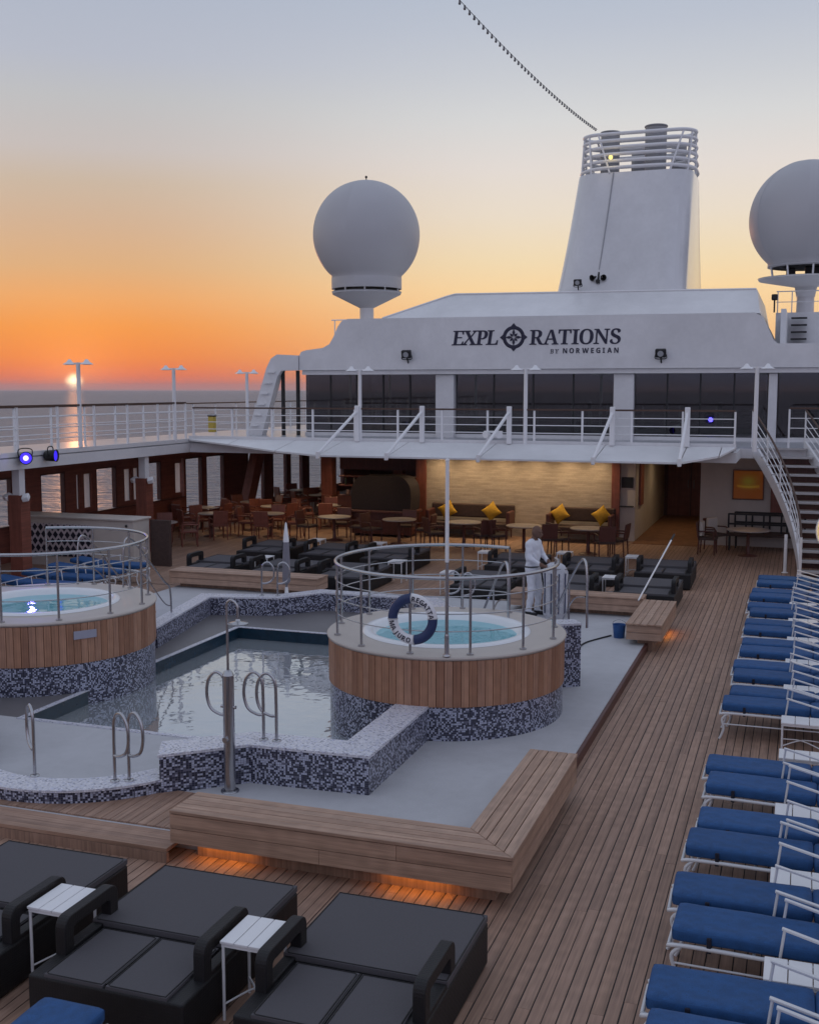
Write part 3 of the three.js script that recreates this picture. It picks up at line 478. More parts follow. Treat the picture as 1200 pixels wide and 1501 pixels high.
// ------------------------------------------------------------------ person in white and the towel trolley
function sdfGeo(fn, c, half, res) {
  const mc = new MarchingCubes(res, new THREE.MeshBasicMaterial(), false, false, 200000); mc.isolation = 0; const hs = res / 2;
  for (let k = 0; k < res; k++) for (let j = 0; j < res; j++) for (let i = 0; i < res; i++) mc.field[k * res * res + j * res + i] = -fn(c[0] + (i - hs) / hs * half, c[1] + (j - hs) / hs * half, c[2] + (k - hs) / hs * half) * 20;
  mc.update(); const n = mc.count, g = new THREE.BufferGeometry(); const p = mc.positionArray.slice(0, n * 3), nn = mc.normalArray.slice(0, n * 3);
  for (let i = 0; i < n; i++) { p[i * 3] = p[i * 3] * half + c[0]; p[i * 3 + 1] = p[i * 3 + 1] * half + c[1]; p[i * 3 + 2] = p[i * 3 + 2] * half + c[2]; }
  g.setAttribute('position', new THREE.BufferAttribute(p, 3)); g.setAttribute('normal', new THREE.BufferAttribute(nn, 3)); g.setAttribute('uv', new THREE.BufferAttribute(new Float32Array(n * 2), 2)); return g;
}
const cap = (a, b, r0, r1) => { const bx = b[0] - a[0], by = b[1] - a[1], bz = b[2] - a[2], l2 = bx * bx + by * by + bz * bz; return (x, y, z) => { const px = x - a[0], py = y - a[1], pz = z - a[2]; const t = Math.min(1, Math.max(0, (px * bx + py * by + pz * bz) / l2)); return Math.hypot(px - bx * t, py - by * t, pz - bz * t) - (r0 + (r1 - r0) * t); }; };
const ell = (c, r) => (x, y, z) => { const k = Math.hypot((x - c[0]) / r[0], (y - c[1]) / r[1], (z - c[2]) / r[2]); return (k - 1) * Math.min(...r); };
const smin = (fs, k) => (x, y, z) => { let s = 0; for (const f of fs) s += Math.exp(-f(x, y, z) / k); return -k * Math.log(s); };
{
  // local: faces +x, y up; left side towards -z (far), right side towards +z (near)
  const T = thing('person', 'person in white shirt and trousers looking down, standing behind the hot tub', 'person', [-4.86, .12, -21.25], -.25);
  const legs = [cap([-.02, .90, .09], [.03, .50, .10], .098, .072), cap([.03, .50, .10], [-.04, .09, .10], .074, .058), cap([.0, .90, -.09], [.08, .50, -.10], .098, .072), cap([.08, .50, -.10], [.05, .09, -.10], .074, .058)];
  const torso = [ell([-.01, .98, 0], [.125, .15, .175]), ell([-.01, 1.18, 0], [.135, .2, .185]), ell([0, 1.36, 0], [.125, .14, .205]), cap([-.0, 1.42, .12], [.0, 1.42, -.12], .07, .07)];
  const arms = [cap([.0, 1.41, .20], [.04, 1.14, .24], .064, .052), cap([.04, 1.14, .24], [.26, 1.02, .16], .05, .042), cap([.0, 1.41, -.20], [.08, 1.16, -.24], .064, .052), cap([.08, 1.16, -.24], [.30, 1.02, -.12], .05, .042)];
  const neck = [cap([.0, 1.45, 0], [.035, 1.53, 0], .062, .056)];
  const shoes = [cap([-.06, .045, .10], [.12, .035, .12], .045, .04), cap([.03, .045, -.10], [.21, .035, -.11], .045, .04)];
  const body = smin([...legs, ...torso, ...arms, ...neck, ...shoes], .014);
  const folds = (x, y, z) => .004 * Math.sin(y * 46 + 5 * Math.sin(z * 17 + x * 9)) * (y > .15 && y < 1.4 ? 1 : 0) + .003 * Math.sin(y * 21 + x * 40 - z * 33) * (y > .15 && y < 1.4 ? 1 : 0);
  const gb = sdfGeo((x, y, z) => body(x, y, z) + folds(x, y, z), [.05, .80, 0], .86, 104);
  const hc = [.07, 1.635, 0], head = smin([ell(hc, [.098, .118, .078]), ell([.095, 1.575, 0], [.062, .06, .055]), cap([.15, 1.61, 0], [.185, 1.585, 0], .014, .02), ell([.165, 1.55, 0], [.02, .012, .026]), ell([.145, 1.648, .03], [.02, .012, .02]), ell([.145, 1.648, -.03], [.02, .012, .02]), ell([.045, 1.625, .08], [.022, .034, .012]), ell([.045, 1.625, -.08], [.022, .034, .012]), cap([.0, 1.47, 0], [.045, 1.56, 0], .057, .055)], .008);
  const gh = sdfGeo(head, [.06, 1.61, 0], .18, 64);
  const hand = (w, s) => { const f = [cap([w[0], w[1], w[2]], [w[0] + .07, w[1] - .02, w[2] - s * .01], .034, .03)]; for (let i = 0; i < 4; i++) { const o = (i - 1.5) * .019, l = [.04, .05, .052, .042][i]; const a = [w[0] + .08, w[1] - .015 + o * .35, w[2] + o * .9], b = [a[0] + l * .8, a[1] - .022, a[2]], c = [b[0] + l * .15, b[1] - l * .8, b[2]]; f.push(cap(a, b, .0098, .009), cap(b, c, .009, .008)); } f.push(cap([w[0] + .03, w[1] + .005, w[2] - s * .03], [w[0] + .075, w[1] + .0, w[2] - s * .05], .012, .01), cap([w[0] + .075, w[1], w[2] - s * .05], [w[0] + .1, w[1] - .022, w[2] - s * .046], .01, .009)); return sdfGeo(smin(f, .005), [w[0] + .06, w[1] - .02, w[2]], .11, 56); };
  const g1 = hand([.27, 1.01, .155], 1), g2 = hand([.31, 1.01, -.115], -1);
  const skin = [.15, .082, .058], white = [.72, .74, .80], dark = [.015, .015, .018];
  const paint = (g, fn) => { const p = g.attributes.position, c = new Float32Array(p.count * 3); for (let i = 0; i < p.count; i++) c.set(fn(p.getX(i), p.getY(i), p.getZ(i)), i * 3); g.setAttribute('color', new THREE.BufferAttribute(c, 3)); return g; };
  paint(gb, (x, y, z) => y < .075 ? dark : (y > 1.47 && Math.abs(z) < .075) ? skin : (y > .945 && y < .97 && x < .16 && Math.abs(z) < .2) ? [.03, .03, .035] : (Math.abs(z) > .1 || x > .2) && y < 1.1 && x > .235 && y > .9 ? skin : white);
  for (const g of [gh, g1, g2]) paint(g, () => skin);
  mesh('body', [gb, gh, g1, g2], std(1, 1, 1, .75, 0, { vertexColors: true }), T);
  const B = thing('towel_bag', 'tall white striped towel bag on a trolley beside the person in white', 'towel bag', [-4.40, .12, -21.15]);
  const bag = loft([0, .12, .35, .65, .88, 1.0, 1.06].map((y, k) => { const o = []; for (let i = 0; i < 28; i++) { const a = i / 28 * 2 * Math.PI, r = [.20, .23, .235, .225, .24, .19, .10][k] * (1 + .05 * Math.sin(a * 5 + k) + .03 * Math.sin(a * 9 - k * 2)); o.push([r * Math.cos(a), y, r * Math.sin(a) * .9]); } return o; })); mesh('bag', bag, std(.70, .71, .76, .85, 0, { map: fabricTex }), B);
  for (const a of [.5, 1.1, 1.7, 2.3]) mesh('stripe', tube([[.245 * Math.cos(a), .1, .222 * Math.sin(a)], [.252 * Math.cos(a), .4, .228 * Math.sin(a)], [.245 * Math.cos(a), .65, .22 * Math.sin(a)], [.255 * Math.cos(a), .88, .23 * Math.sin(a)]], .012, 12, 6), std(.05, .06, .12, .8), B);
  mesh('rim', tube([[-.22, .95, 0], [0, .97, .2], [.22, .95, 0], [0, .97, -.2]], .014, 40, 8, true), M.steel, B);
}
// ------------------------------------------------------------------ upper promenade deck, fascia and railings
{
  const U = thing('promenade_deck', null, null, [0, 0, 0], 0, null, 'structure');
  M.deckPaint = std(.46, .47, .50, .3, 0, { map: matTex });
  mesh('port_deck', boxB(-20.6, -17.0, 2.66, 2.92, -29.2, 4), M.white, U); mesh('port_walkway', boxB(-20.5, -17.06, 2.921, 2.95, -29.2, 4), M.deckPaint, U);
  mesh('forward_deck', [boxB(-20.6, -1.55, 2.66, 2.92, -58, -29.202), boxB(-1.549, 5.1, 2.66, 2.92, -58, -31.4)], M.white, U); mesh('forward_walkway', [boxB(-20.5, -1.62, 2.921, 2.95, -58, -29.26), boxB(-1.619, 5, 2.921, 2.95, -58, -31.45)], M.deckPaint, U);
  mesh('starboard_deck', boxB(2.3, 5.1, 2.66, 2.92, -31.399, 4), M.white, U);
  mesh('coaming', [boxB(-17.06, -17.0, 2.951, 3.06, -29.26, 4), boxB(-17.06, -1.56, 2.951, 3.14, -29.26, -29.205)], M.white, U);
}
const handWood = std(.10, .055, .04, .45, 0, { map: woodTex });
function railing(label, pts, y, group, spacing = 1.6, h = 1.05, n = 4) {
  const T = thing('railing', label, 'railing', [0, 0, 0], 0, group);
  for (let k = 0; k < pts.length - 1; k++) {
    const a = pts[k], b = pts[k + 1], L = Math.hypot(b[0] - a[0], b[1] - a[1]), m = Math.max(1, Math.round(L / spacing)), dx = (b[0] - a[0]) / L, dz = (b[1] - a[1]) / L;
    const g = box(.075, .045, L, 0, 0, 0); g.rotateY(Math.atan2(dx, dz)); g.translate((a[0] + b[0]) / 2, y + h, (a[1] + b[1]) / 2); mesh('handrail', g, handWood, T);
    for (let i = 1; i < n; i++) mesh('rail', rod([a[0], y + h * i / n, a[1]], [b[0], y + h * i / n, b[1]], .013, 6), M.whiteTrim, T);
    for (let i = k ? 1 : 0; i <= m; i++) mesh('post', boxB(a[0] + dx * L * i / m - .025, a[0] + dx * L * i / m + .025, y, y + h - .023, a[1] + dz * L * i / m - .025, a[1] + dz * L * i / m + .025), M.whiteTrim, T);
  }
  return T;
}
railing('white promenade railing with wooden handrail above the brown windowed arcade', [[-17.03, -8], [-17.03, -29.0]], 3.06, null, 1.45);
railing('white outer ship side railing with wooden handrail against the sea', [[-20.5, -8], [-20.5, -50]], 2.95, null, 1.6);
railing('white railing with wooden handrail above the canopy and below the dark windows', [[-16.9, -29.23], [-1.6, -29.23]], 3.14, null, 1.25, .82, 4);
railing('short white railing at the head of the curved stair', [[-.35, -31.5], [4.5, -31.5]], 2.95, null, .8);
// twin-headed lamp posts
function lampPost(pos, turn, first) {
  const T = thing('lamp_post', 'white lamp post with two small shades on the promenade railing', 'lamp post', pos, turn, 'twin-headed lamp posts on the promenade railing');
  mesh('pole', rod([0, 0, 0], [0, 2.1, 0], .055, 14, .05), M.whiteTrim, T); mesh('arm', rod([-.3, 2.08, 0], [.3, 2.08, 0], .018, 8), M.whiteTrim, T);
  for (const s of [-1, 1]) { const m = mesh('shade', lathe([[.19, 0], [.19, .012], [.09, .07], [.035, .15], [0, .155]].reverse(), 20), M.whiteTrim, T); m.position.set(s * .25, 2.05, 0); m.scale.setScalar(.85); mesh('lens', new THREE.CylinderGeometry(.12, .12, .01, 16).translate(0, -.004, 0), std(.5, .5, .48, .3), m); }
  return T;
}
const LZ = [-23.9, -28.4, -32.9];
const lp = lampPost([-17.03, 3.06, LZ[0]], 0);
dup(lp, [-17.03, 3.0, LZ[1]]); dup(lp, [-17.03, 2.95, LZ[2]]);
for (const [x, z] of [[-11.64, -29.22], [-6.94, -29.22], [-1.12, -29.3]]) dup(lp, [x, 2.95, z], 0, 'white twin-headed lamp post on the railing in front of the dark upper windows', 'lamp posts before the upper windows');
// ------------------------------------------------------------------ canopy with sloping arms
{
  const T = thing('canopy', 'pale sloping canopy along the edge of the upper deck', 'canopy');
  const xs = [-12.13, -10.19, -7.72, -4.81, -2.75], zf = -27.45, zb = -29.2, yf = 2.76, yb = 3.06;
  const ed = [[-17.0, -29.1, -29.2], [-15.4, -28.55, -29.2], [-13.6, -27.85, -29.2], ...xs.map(x => [x, zf, zb]), [-1.9, -28.2, zb], [-1.56, -29.1, zb]];
  for (let i = 0; i < ed.length - 1; i++) {
    const a = ed[i], b = ed[i + 1], g = .012, Y = z => yb + (yf - yb) * (zb - z) / (zb - zf) ; const pts = []; for (const t of [0, -.045]) { pts.push(V(a[0] + g, Y(a[1]) + t, a[1]), V(b[0] - g, Y(b[1]) + t, b[1]), V(b[0] - g, yb + t, b[2] + .001), V(a[0] + g, yb + t, a[2] + .001)); }
    mesh('panel', metric(toCreasedNormals(new ConvexGeometry(pts), .5)), M.white, T);
  }
  const pxs = [-11.68, -9.78, -7.35, -4.63, -2.75];
  xs.forEach((x, i) => { mesh('post', rbox(.13, 1.0, .10, .02, pxs[i], 3.55, -29.1, 2), M.whiteTrim, T); mesh('arm', [rod([pxs[i], 3.88, -29.04], [x, 2.80, zf + .02], .042, 10), rbox(.09, .2, .10, .02, x, 2.76, zf + .04, 2)], M.whiteTrim, T); });
}
// ------------------------------------------------------------------ superstructure: dark windows, fascia, roof
{
  const T = thing('deckhouse', 'white deckhouse with dark windows below the funnel', 'deckhouse');
  const zw = -35;
  mesh('fascia', (() => { const S = [[-15.95, 5.13], [-15.95, 5.62], [-15.88, 5.74], [-15.7, 5.79], [-15.1, 5.86], [-14.86, 5.98], [-14.72, 6.2], [-14.55, 6.55], [-14.42, 6.72], [-14.2, 6.79], [-1.45, 6.72], [-1.22, 6.6], [-.92, 5.95], [-.78, 5.82], [5, 5.78], [5, 5.13]]; return upright(S, -44, -34.6); })(), M.white, T);
  mesh('soffit_beam', boxB(-15.9, 5, 4.98, 5.125, -35.3, -34.7), M.white, T);
  mesh('roof', (() => { const B = [[-13.1, 6.77, -34.75], [-1.3, 6.71, -34.75], [-1.3, 6.71, -44], [-13.1, 6.77, -44]], Tt = [[-11.2, 7.64, -36.6], [-1.48, 7.54, -36.6], [-1.48, 7.54, -44], [-11.2, 7.64, -44]]; return metric(toCreasedNormals(new ConvexGeometry([...B, ...Tt].map(p => V(...p))), .3)); })(), M.white, T);
  mesh('roof_edge', tube([[-13.05, 6.80, -34.78], [-11.2, 7.66, -36.6], [-1.5, 7.56, -36.6]], .03, 40, 6, false, 0), M.whiteTrim, T);
  const bays = [[-15.95, -11.26, 5, 'a'], [-10.64, -5.53, 4, 'b'], [-4.91, -1.0, 4, 'c'], [-.75, 5, 3, 'd']];
  for (const [x0, x1] of [[-11.26, -10.64], [-5.53, -4.91], [-1.0, -.75]]) mesh('pillar', rbox(x1 - x0, 2.04, .3, .03, (x0 + x1) / 2, 3.95, zw, 2), M.white, T);
  mesh('back_wall', boxB(-15.95, 5, 2.95, 5.125, -41.1, -41.0), M.cream, T); mesh('side_wall', boxB(-15.95, -15.85, 2.951, 5.125, -41, -35.15), M.cream, T); mesh('side_wall', boxB(4.9, 5, 2.951, 5.125, -41, -35.15), M.cream, T); mesh('cabin_floor', boxB(-15.84, 4.89, 2.951, 2.965, -40.99, -35.15), M.sofa, T); mesh('sill', boxB(-15.95, 5, 2.951, 3.06, -35.14, -35.0), M.white, T);
  for (const [x0, x1, n] of bays) for (let i = 0; i < n; i++) { const w = (x1 - x0) / n, p = mesh('window', boxB(x0 + i * w + .025, x0 + (i + 1) * w - .025, 3.065, 4.975, -35.10, -35.07), M.darkGlass, T); p.position.z = rr(-.01, .01); p.rotation.y = 0; if (i) mesh('mullion', boxB(x0 + i * w - .024, x0 + i * w + .024, 3.065, 4.975, -35.09, -35.04), M.black, T); }
}
{ // curved white fin and its glazed screen at the port end of the deckhouse
  const T = thing('wing_screen', 'white raked fin with a glazed screen at the port end of the deckhouse', 'screen');
  const out = [[-17.9, 2.95], [-17.15, 5.2], [-16.98, 5.52], [-16.75, 5.66], [-15.97, 5.62], [-15.97, 5.13], [-16.6, 5.12], [-16.75, 4.9], [-17.35, 2.95]];
  mesh('fin', upright(out, -34.9, -34.55), M.white, T);
  for (const x of [-16.65, -16.1]) mesh('mullion', boxB(x - .05, x + .05, 2.95, 5.12, -34.85, -34.75), M.black, T);
  for (const [a, b] of [[-16.6, -16.15], [-16.05, -15.96]]) mesh('pane', boxB(a, b, 3.0, 5.1, -34.81, -34.79), M.pane, T);
  for (let i = 0; i < 6; i++) mesh('rung', boxB(-17.62 + i * .13 - .12, -17.62 + i * .13 + .16, 3.25 + i * .36, 3.29 + i * .36, -34.54, -34.46), M.whiteTrim, T);
}
// ------------------------------------------------------------------ wall lettering
{
  const T = thing('wall_lettering', 'dark navy serif lettering with a compass emblem on the white fascia', 'lettering', [0, 0, -34.6]);
  const ink = std(.018, .018, .045, .5);
  const word = (s, x0, x1, y, size, f, slant) => { // letters spread between x0 and x1
    const gs = [...s].map(ch => { if (ch === ' ') return null; const g = new TextGeometry(ch, { font: f, size, depth: .012, curveSegments: 6 }); g.applyMatrix4(new THREE.Matrix4().makeShear(0, 0, slant, 0, 0, 0)); g.computeBoundingBox(); return g; });
    const ws = gs.map((g, i) => g ? g.boundingBox.max.x - g.boundingBox.min.x : size * .35), tot = ws.reduce((a, b) => a + b, 0), gap = (x1 - x0 - tot) / (s.length - 1); let x = x0;
    gs.forEach((g, i) => { if (g) { g.translate(x - g.boundingBox.min.x, y, .002); mesh('letter', g, ink, T); } x += ws[i] + gap; });
  };
  word('EXPL', -10.64, -9.12, 5.885, .46, serifB, .14); word('RATIONS', -8.12, -5.30, 5.87, .46, serifB, .06); word('BY', -7.46, -7.19, 5.60, .13, serif, .1); word('NORWEGIAN', -7.06, -5.36, 5.60, .155, font, 0);
  const cx = -8.62, cy = 6.11, E = []; E.push(new THREE.TorusGeometry(.30, .055, 8, 48).scale(1, 1, .2));
  for (let i = 0; i < 4; i++) { const g = new THREE.ExtrudeGeometry(new THREE.Shape([[-.11, .31], [0, .44], [.11, .31]].map(p => new THREE.Vector2(...p))), { depth: .012, bevelEnabled: false }); g.rotateZ(i * Math.PI / 2); E.push(g); }
  for (let i = 0; i < 8; i++) { const L = i % 2 ? .17 : .27; const g = new THREE.ExtrudeGeometry(new THREE.Shape([[0, .03], [-.045, L * .55], [0, L], [.045, L * .55]].map(p => new THREE.Vector2(...p))), { depth: .012, bevelEnabled: false }); g.rotateZ(i * Math.PI / 4); E.push(g); }
  const m = mesh('emblem', E, ink, T); m.position.set(cx, cy, .003);
}
// floodlights on the fascia and the funnel
function floodlight(pos, label, tilt = .3, s = 1) {
  const T = thing('floodlight', label, 'floodlight', pos); T.scale.setScalar(s);
  mesh('bracket', [rod([0, -.22, -.1], [0, -.05, .02], .025, 8), tube([[-.16, .02, .04], [-.15, -.1, .04], [.15, -.1, .04], [.16, .02, .04]], .015, 20, 6)], M.black, T); const h = mesh('housing', rbox(.32, .26, .14, .04, 0, 0, 0), M.black, T); h.position.set(0, .06, .08); h.rotation.x = tilt; mesh('lens', new THREE.CylinderGeometry(.09, .09, .012, 20).rotateX(Math.PI / 2).translate(0, 0, .075), std(.35, .36, .38, .15), h); return T;
}
floodlight([-12.1, 5.56, -34.5], 'small dark floodlight on the fascia towards the radome on its post'); floodlight([-4.08, 5.51, -34.5], 'small dark floodlight on the fascia right of the lettering');
floodlight([-7.0, 7.86, -36.55], 'single small floodlight low on the foot of the funnel', .2, .8); 
// ------------------------------------------------------------------ funnel
{
  const T = thing('funnel', 'large white ship funnel with a crown of rails around its exhaust pipes', 'funnel');
  const sect = (x0, x1, z0, z1, y, rad, lean = 0) => { const o = [], r = Math.min(rad, (x1 - x0) / 2 - .01, (z0 - z1) / 2 - .01); const cs = [[x1 - r, z0 - r, 0], [x0 + r, z0 - r, 1], [x0 + r, z1 + r, 2], [x1 - r, z1 + r, 3]]; for (const [cx, cz, q] of cs) for (let i = 0; i <= 8; i++) { const a = (q + i / 8) * Math.PI / 2; o.push([cx + r * Math.cos(a), y, cz + r * Math.sin(a)]); } return o; };
  const S = []; for (let i = 0; i <= 10; i++) { const t = i / 10, y = 6.2 + t * (11.62 - 6.2); const fl = Math.pow(1 - t, 3) * .35; S.push(sect(-7.93 + .45 * t - fl * .5, -3.72 + .04 * t + fl * .3, -36.35 - 1.9 * t + fl * .4, -44.6 + 3.0 * t, y, .8)); }
  mesh('casing', loft(S), new THREE.MeshPhysicalMaterial({ color: new THREE.Color().setRGB(.74, .74, .755), roughness: .35, map: paintTex, clearcoat: 1, clearcoatRoughness: .12 }), T);
  const ringAt = y => { const t = (y - 6.2) / 5.42; return sect(-7.93 + .45 * t, -3.72 + .04 * t, -36.35 - 1.9 * t, -44.6 + 3.0 * t + (t - 1) * 4, y, 1.15).map(p => V(...p)); };
  for (let i = 0; i < 6; i++) { const y = 11.78 + i * .235, c = new THREE.CatmullRomCurve3(ringAt(y), true), g = new THREE.TubeGeometry(c, 96, .06, 8, true); mesh('crown_rail', g, M.whiteTrim, T); }
  { const a = ringAt(11.6), b = ringAt(12.98); for (let i = 0; i < a.length; i += 3) mesh('crown_post', rod(a[i].toArray(), b[i].toArray(), .035, 6), M.whiteTrim, T); }
  for (const [x, z, r, h] of [[-6.55, -39.6, .32, 13.18], [-5.75, -41, .28, 12.8], [-5.02, -39.6, .36, 13.28], [-4.4, -41, .26, 12.9]]) mesh('exhaust_pipe', [rod([x, 11.5, z], [x, h, z], r, 24), ring(r, .03, h, 28, 6).translate(x, 0, z)], std(.30, .30, .31, .6), T);
  mesh('conduit', tube([[-6.2, 11.6, -38.23], [-6.3, 10, -37.67], [-6.42, 8.35, -37.08]], .022, 12, 6), std(.35, .36, .38, .6), T);
  mesh('marker_lamp', new THREE.SphereGeometry(.07, 12, 8).translate(-6.3, 12.1, -38.2), emis(1, .75, .2, 1.6), T); const l = new THREE.PointLight(new THREE.Color().setRGB(1, .75, .3), .08, 0, 2); l.position.set(-6.3, 12.1, -38.05); l.shadow.radius = 3; T.add(l);
  const D = thing('loudspeaker_cluster', 'dark cluster of twin horns on the funnel front', 'loudspeaker', [-6.42, 8.1, -36.96]); D.scale.setScalar(.65);
  mesh('bracket', rod([0, .25, -.15], [0, -.1, .05], .05, 8), M.black, D); for (const s of [-1, 1]) { const h = mesh('horn', lathe([[.04, -.16], [.06, 0], [.15, .16], [.16, .18], [.13, .17]], 20).rotateX(Math.PI / 2), M.black, D); h.position.set(s * .2, 0, .05); h.rotation.y = s * .5; h.rotation.x = .3; } mesh('camera_body', rbox(.18, .2, .22, .04, 0, -.22, .1), M.black, D);
}
// ------------------------------------------------------------------ radomes
function radome(pos, R, label, open) {
  const T = thing('radome', label, 'radome', pos); const prof = []; const aEnd = 2.42;
  for (let i = 0; i <= 40; i++) { const a = aEnd * i / 40; prof.push([R * Math.sin(a), R * Math.cos(a)]); }
  const e = prof[prof.length - 1]; prof.push([R * .655, -R * .80]); const M2 = std(.54, .54, .56, .5, 0, { map: paintTex });
  mesh('dome', lathe(prof.reverse(), 64), M2, T); mesh('skirt', lathe(open ? [[R * .60, -R * .84], [R * .66, -R * .83], [R * .66, -R * .79], [R * .6, -R * .79]] : [[R * .63, -R * 1.0], [R * .66, -R * 1.0], [R * .66, -R * .80], [R * .63, -R * .79]], 48), M2, T);
  mesh('seam', new THREE.TorusGeometry(R * 1.001, .008, 4, 64, 5.2).rotateZ(-1.0).rotateY(.6), std(.5, .5, .53, .5), T);
  if (open) { for (let i = 0; i < 9; i++) { const a = i / 9 * 2 * Math.PI; mesh('strut', rod([Math.cos(a) * R * .6, -R * 1.0, Math.sin(a) * R * .6], [Math.cos(a) * R * .63, -R * .82, Math.sin(a) * R * .63], .035, 6), M.whiteTrim, T); } mesh('equipment', [rbox(.5, .3, .4, .04, .2, -R * .91, .2), rbox(.3, .28, .3, .04, -.5, -R * .92, .1)], M.black, T); mesh('platform', lathe([[.3, -R * 1.35], [.36, -R * 1.18], [R * .8, -R * 1.06], [R * .82, -R * 1.02], [R * .6, -R * 1.0], [0, -R * 1.0]], 40), M.whiteTrim, T); mesh('mast', rod([0, -R * 2.5, 0], [0, -R * 1.2, 0], .30, 28, .28), M.white, T); }
  else { mesh('platform', lathe([[.27, -R * 1.35], [R * .64, -R * 1.10], [R * .66, -R * 1.05], [R * .3, -R * 1.04], [0, -R * 1.04]], 40), M2, T); for (let i = 0; i < 10; i++) { const a = i / 10 * 2 * Math.PI; mesh('strut', rod([Math.cos(a) * R * .62, -R * 1.1, Math.sin(a) * R * .62], [Math.cos(a) * R * .62, -R * 1.0, Math.sin(a) * R * .62], .03, 6), M.whiteTrim, T); } mesh('mast', rod([0, -R * 1.9, 0], [0, -R * 1.3, 0], .27, 28), M.white, T); mesh('lightning_tip', [rod([0, R, 0], [0, R + .1, 0], .02, 6), new THREE.SphereGeometry(.05, 10, 8).translate(0, R + .13, 0)], M.black, T); }
  return T;
}
radome([-16.03, 10.36, -41], 2.04, 'white radome with a lightning tip on a short post at the port corner', false); radome([-.08, 10.2, -41], 1.92, 'white radome on an open strut platform above the steps to starboard', true);
{ // raised deck with steps below the starboard radome
  const T = thing('radome_platform', 'white raised deck with steps and rails below the starboard radome', 'platform');
  mesh('wall', [boxB(-1.0, 5, 5.79, 7.05, -43.9, -40.2), boxB(-.75, -.6, 5.79, 6.9, -40.15, -36)], M.white, T); for (let i = 0; i < 5; i++) mesh('step', boxB(-.5, .0, 5.9 + i * .23, 5.95 + i * .23, -40.1 + i * .01, -39.75 - i * .02), M.black, T);
  mesh('rail', [rod([-1.0, 7.75, -40.2], [1.2, 7.75, -40.2], .02, 6), rod([-1.0, 7.4, -40.2], [1.2, 7.4, -40.2], .014, 6), ...[-.95, -.5, .7, 1.2].map(x => rod([x, 7.05, -40.2], [x, 7.75, -40.2], .02, 6))], M.whiteTrim, T);
  mesh('spotlight', [rbox(.2, .2, .2, .04, -1.05, 7.55, -40), rod([-1.05, 7.05, -40], [-1.05, 7.5, -40], .03, 6)], M.black, T);
}
{ // small guard rail on the port shoulder of the fascia
  const T = thing('shoulder_rail', 'small steel guard rail on the port shoulder of the fascia', 'railing', [-14.95, 5.85, -36]); mesh('frame', [rod([-.3, 0, 0], [-.3, 1.0, 0], .02), rod([.25, 0, 0], [.25, 1.0, 0], .02), rod([-.42, 1, 0], [.3, 1, 0], .02), rod([-.3, .5, 0], [.25, .5, 0], .015)], M.whiteTrim, T);
}
// string of lights from the funnel to the after mast
{
  const T = thing('light_string', 'long string of small bulbs rising from the funnel across the sky', 'light string');
  const A = [-6.77, 13.04, -38.3], B = [-6.3, 13.5, 8], f = t => [A[0] + (B[0] - A[0]) * t, A[1] + (B[1] - A[1]) * t - 4 * 1.28 * t * (1 - t), A[2] + (B[2] - A[2]) * t]; const P = []; for (let i = 0; i <= 40; i++) P.push(f(i / 40)); mesh('cable', tube(P, .007, 160, 5), M.strap, T);
  const bg = merge([new THREE.SphereGeometry(.03, 8, 6).translate(0, -.06, 0), new THREE.CylinderGeometry(.02, .02, .05, 8).translate(0, -.02, 0)]), bm = std(.16, .16, .17, .4); for (let i = 1; i < 130; i++) { const p = f(i / 130), m = mesh('bulb', bg, bm, T); m.position.set(...p); }
}
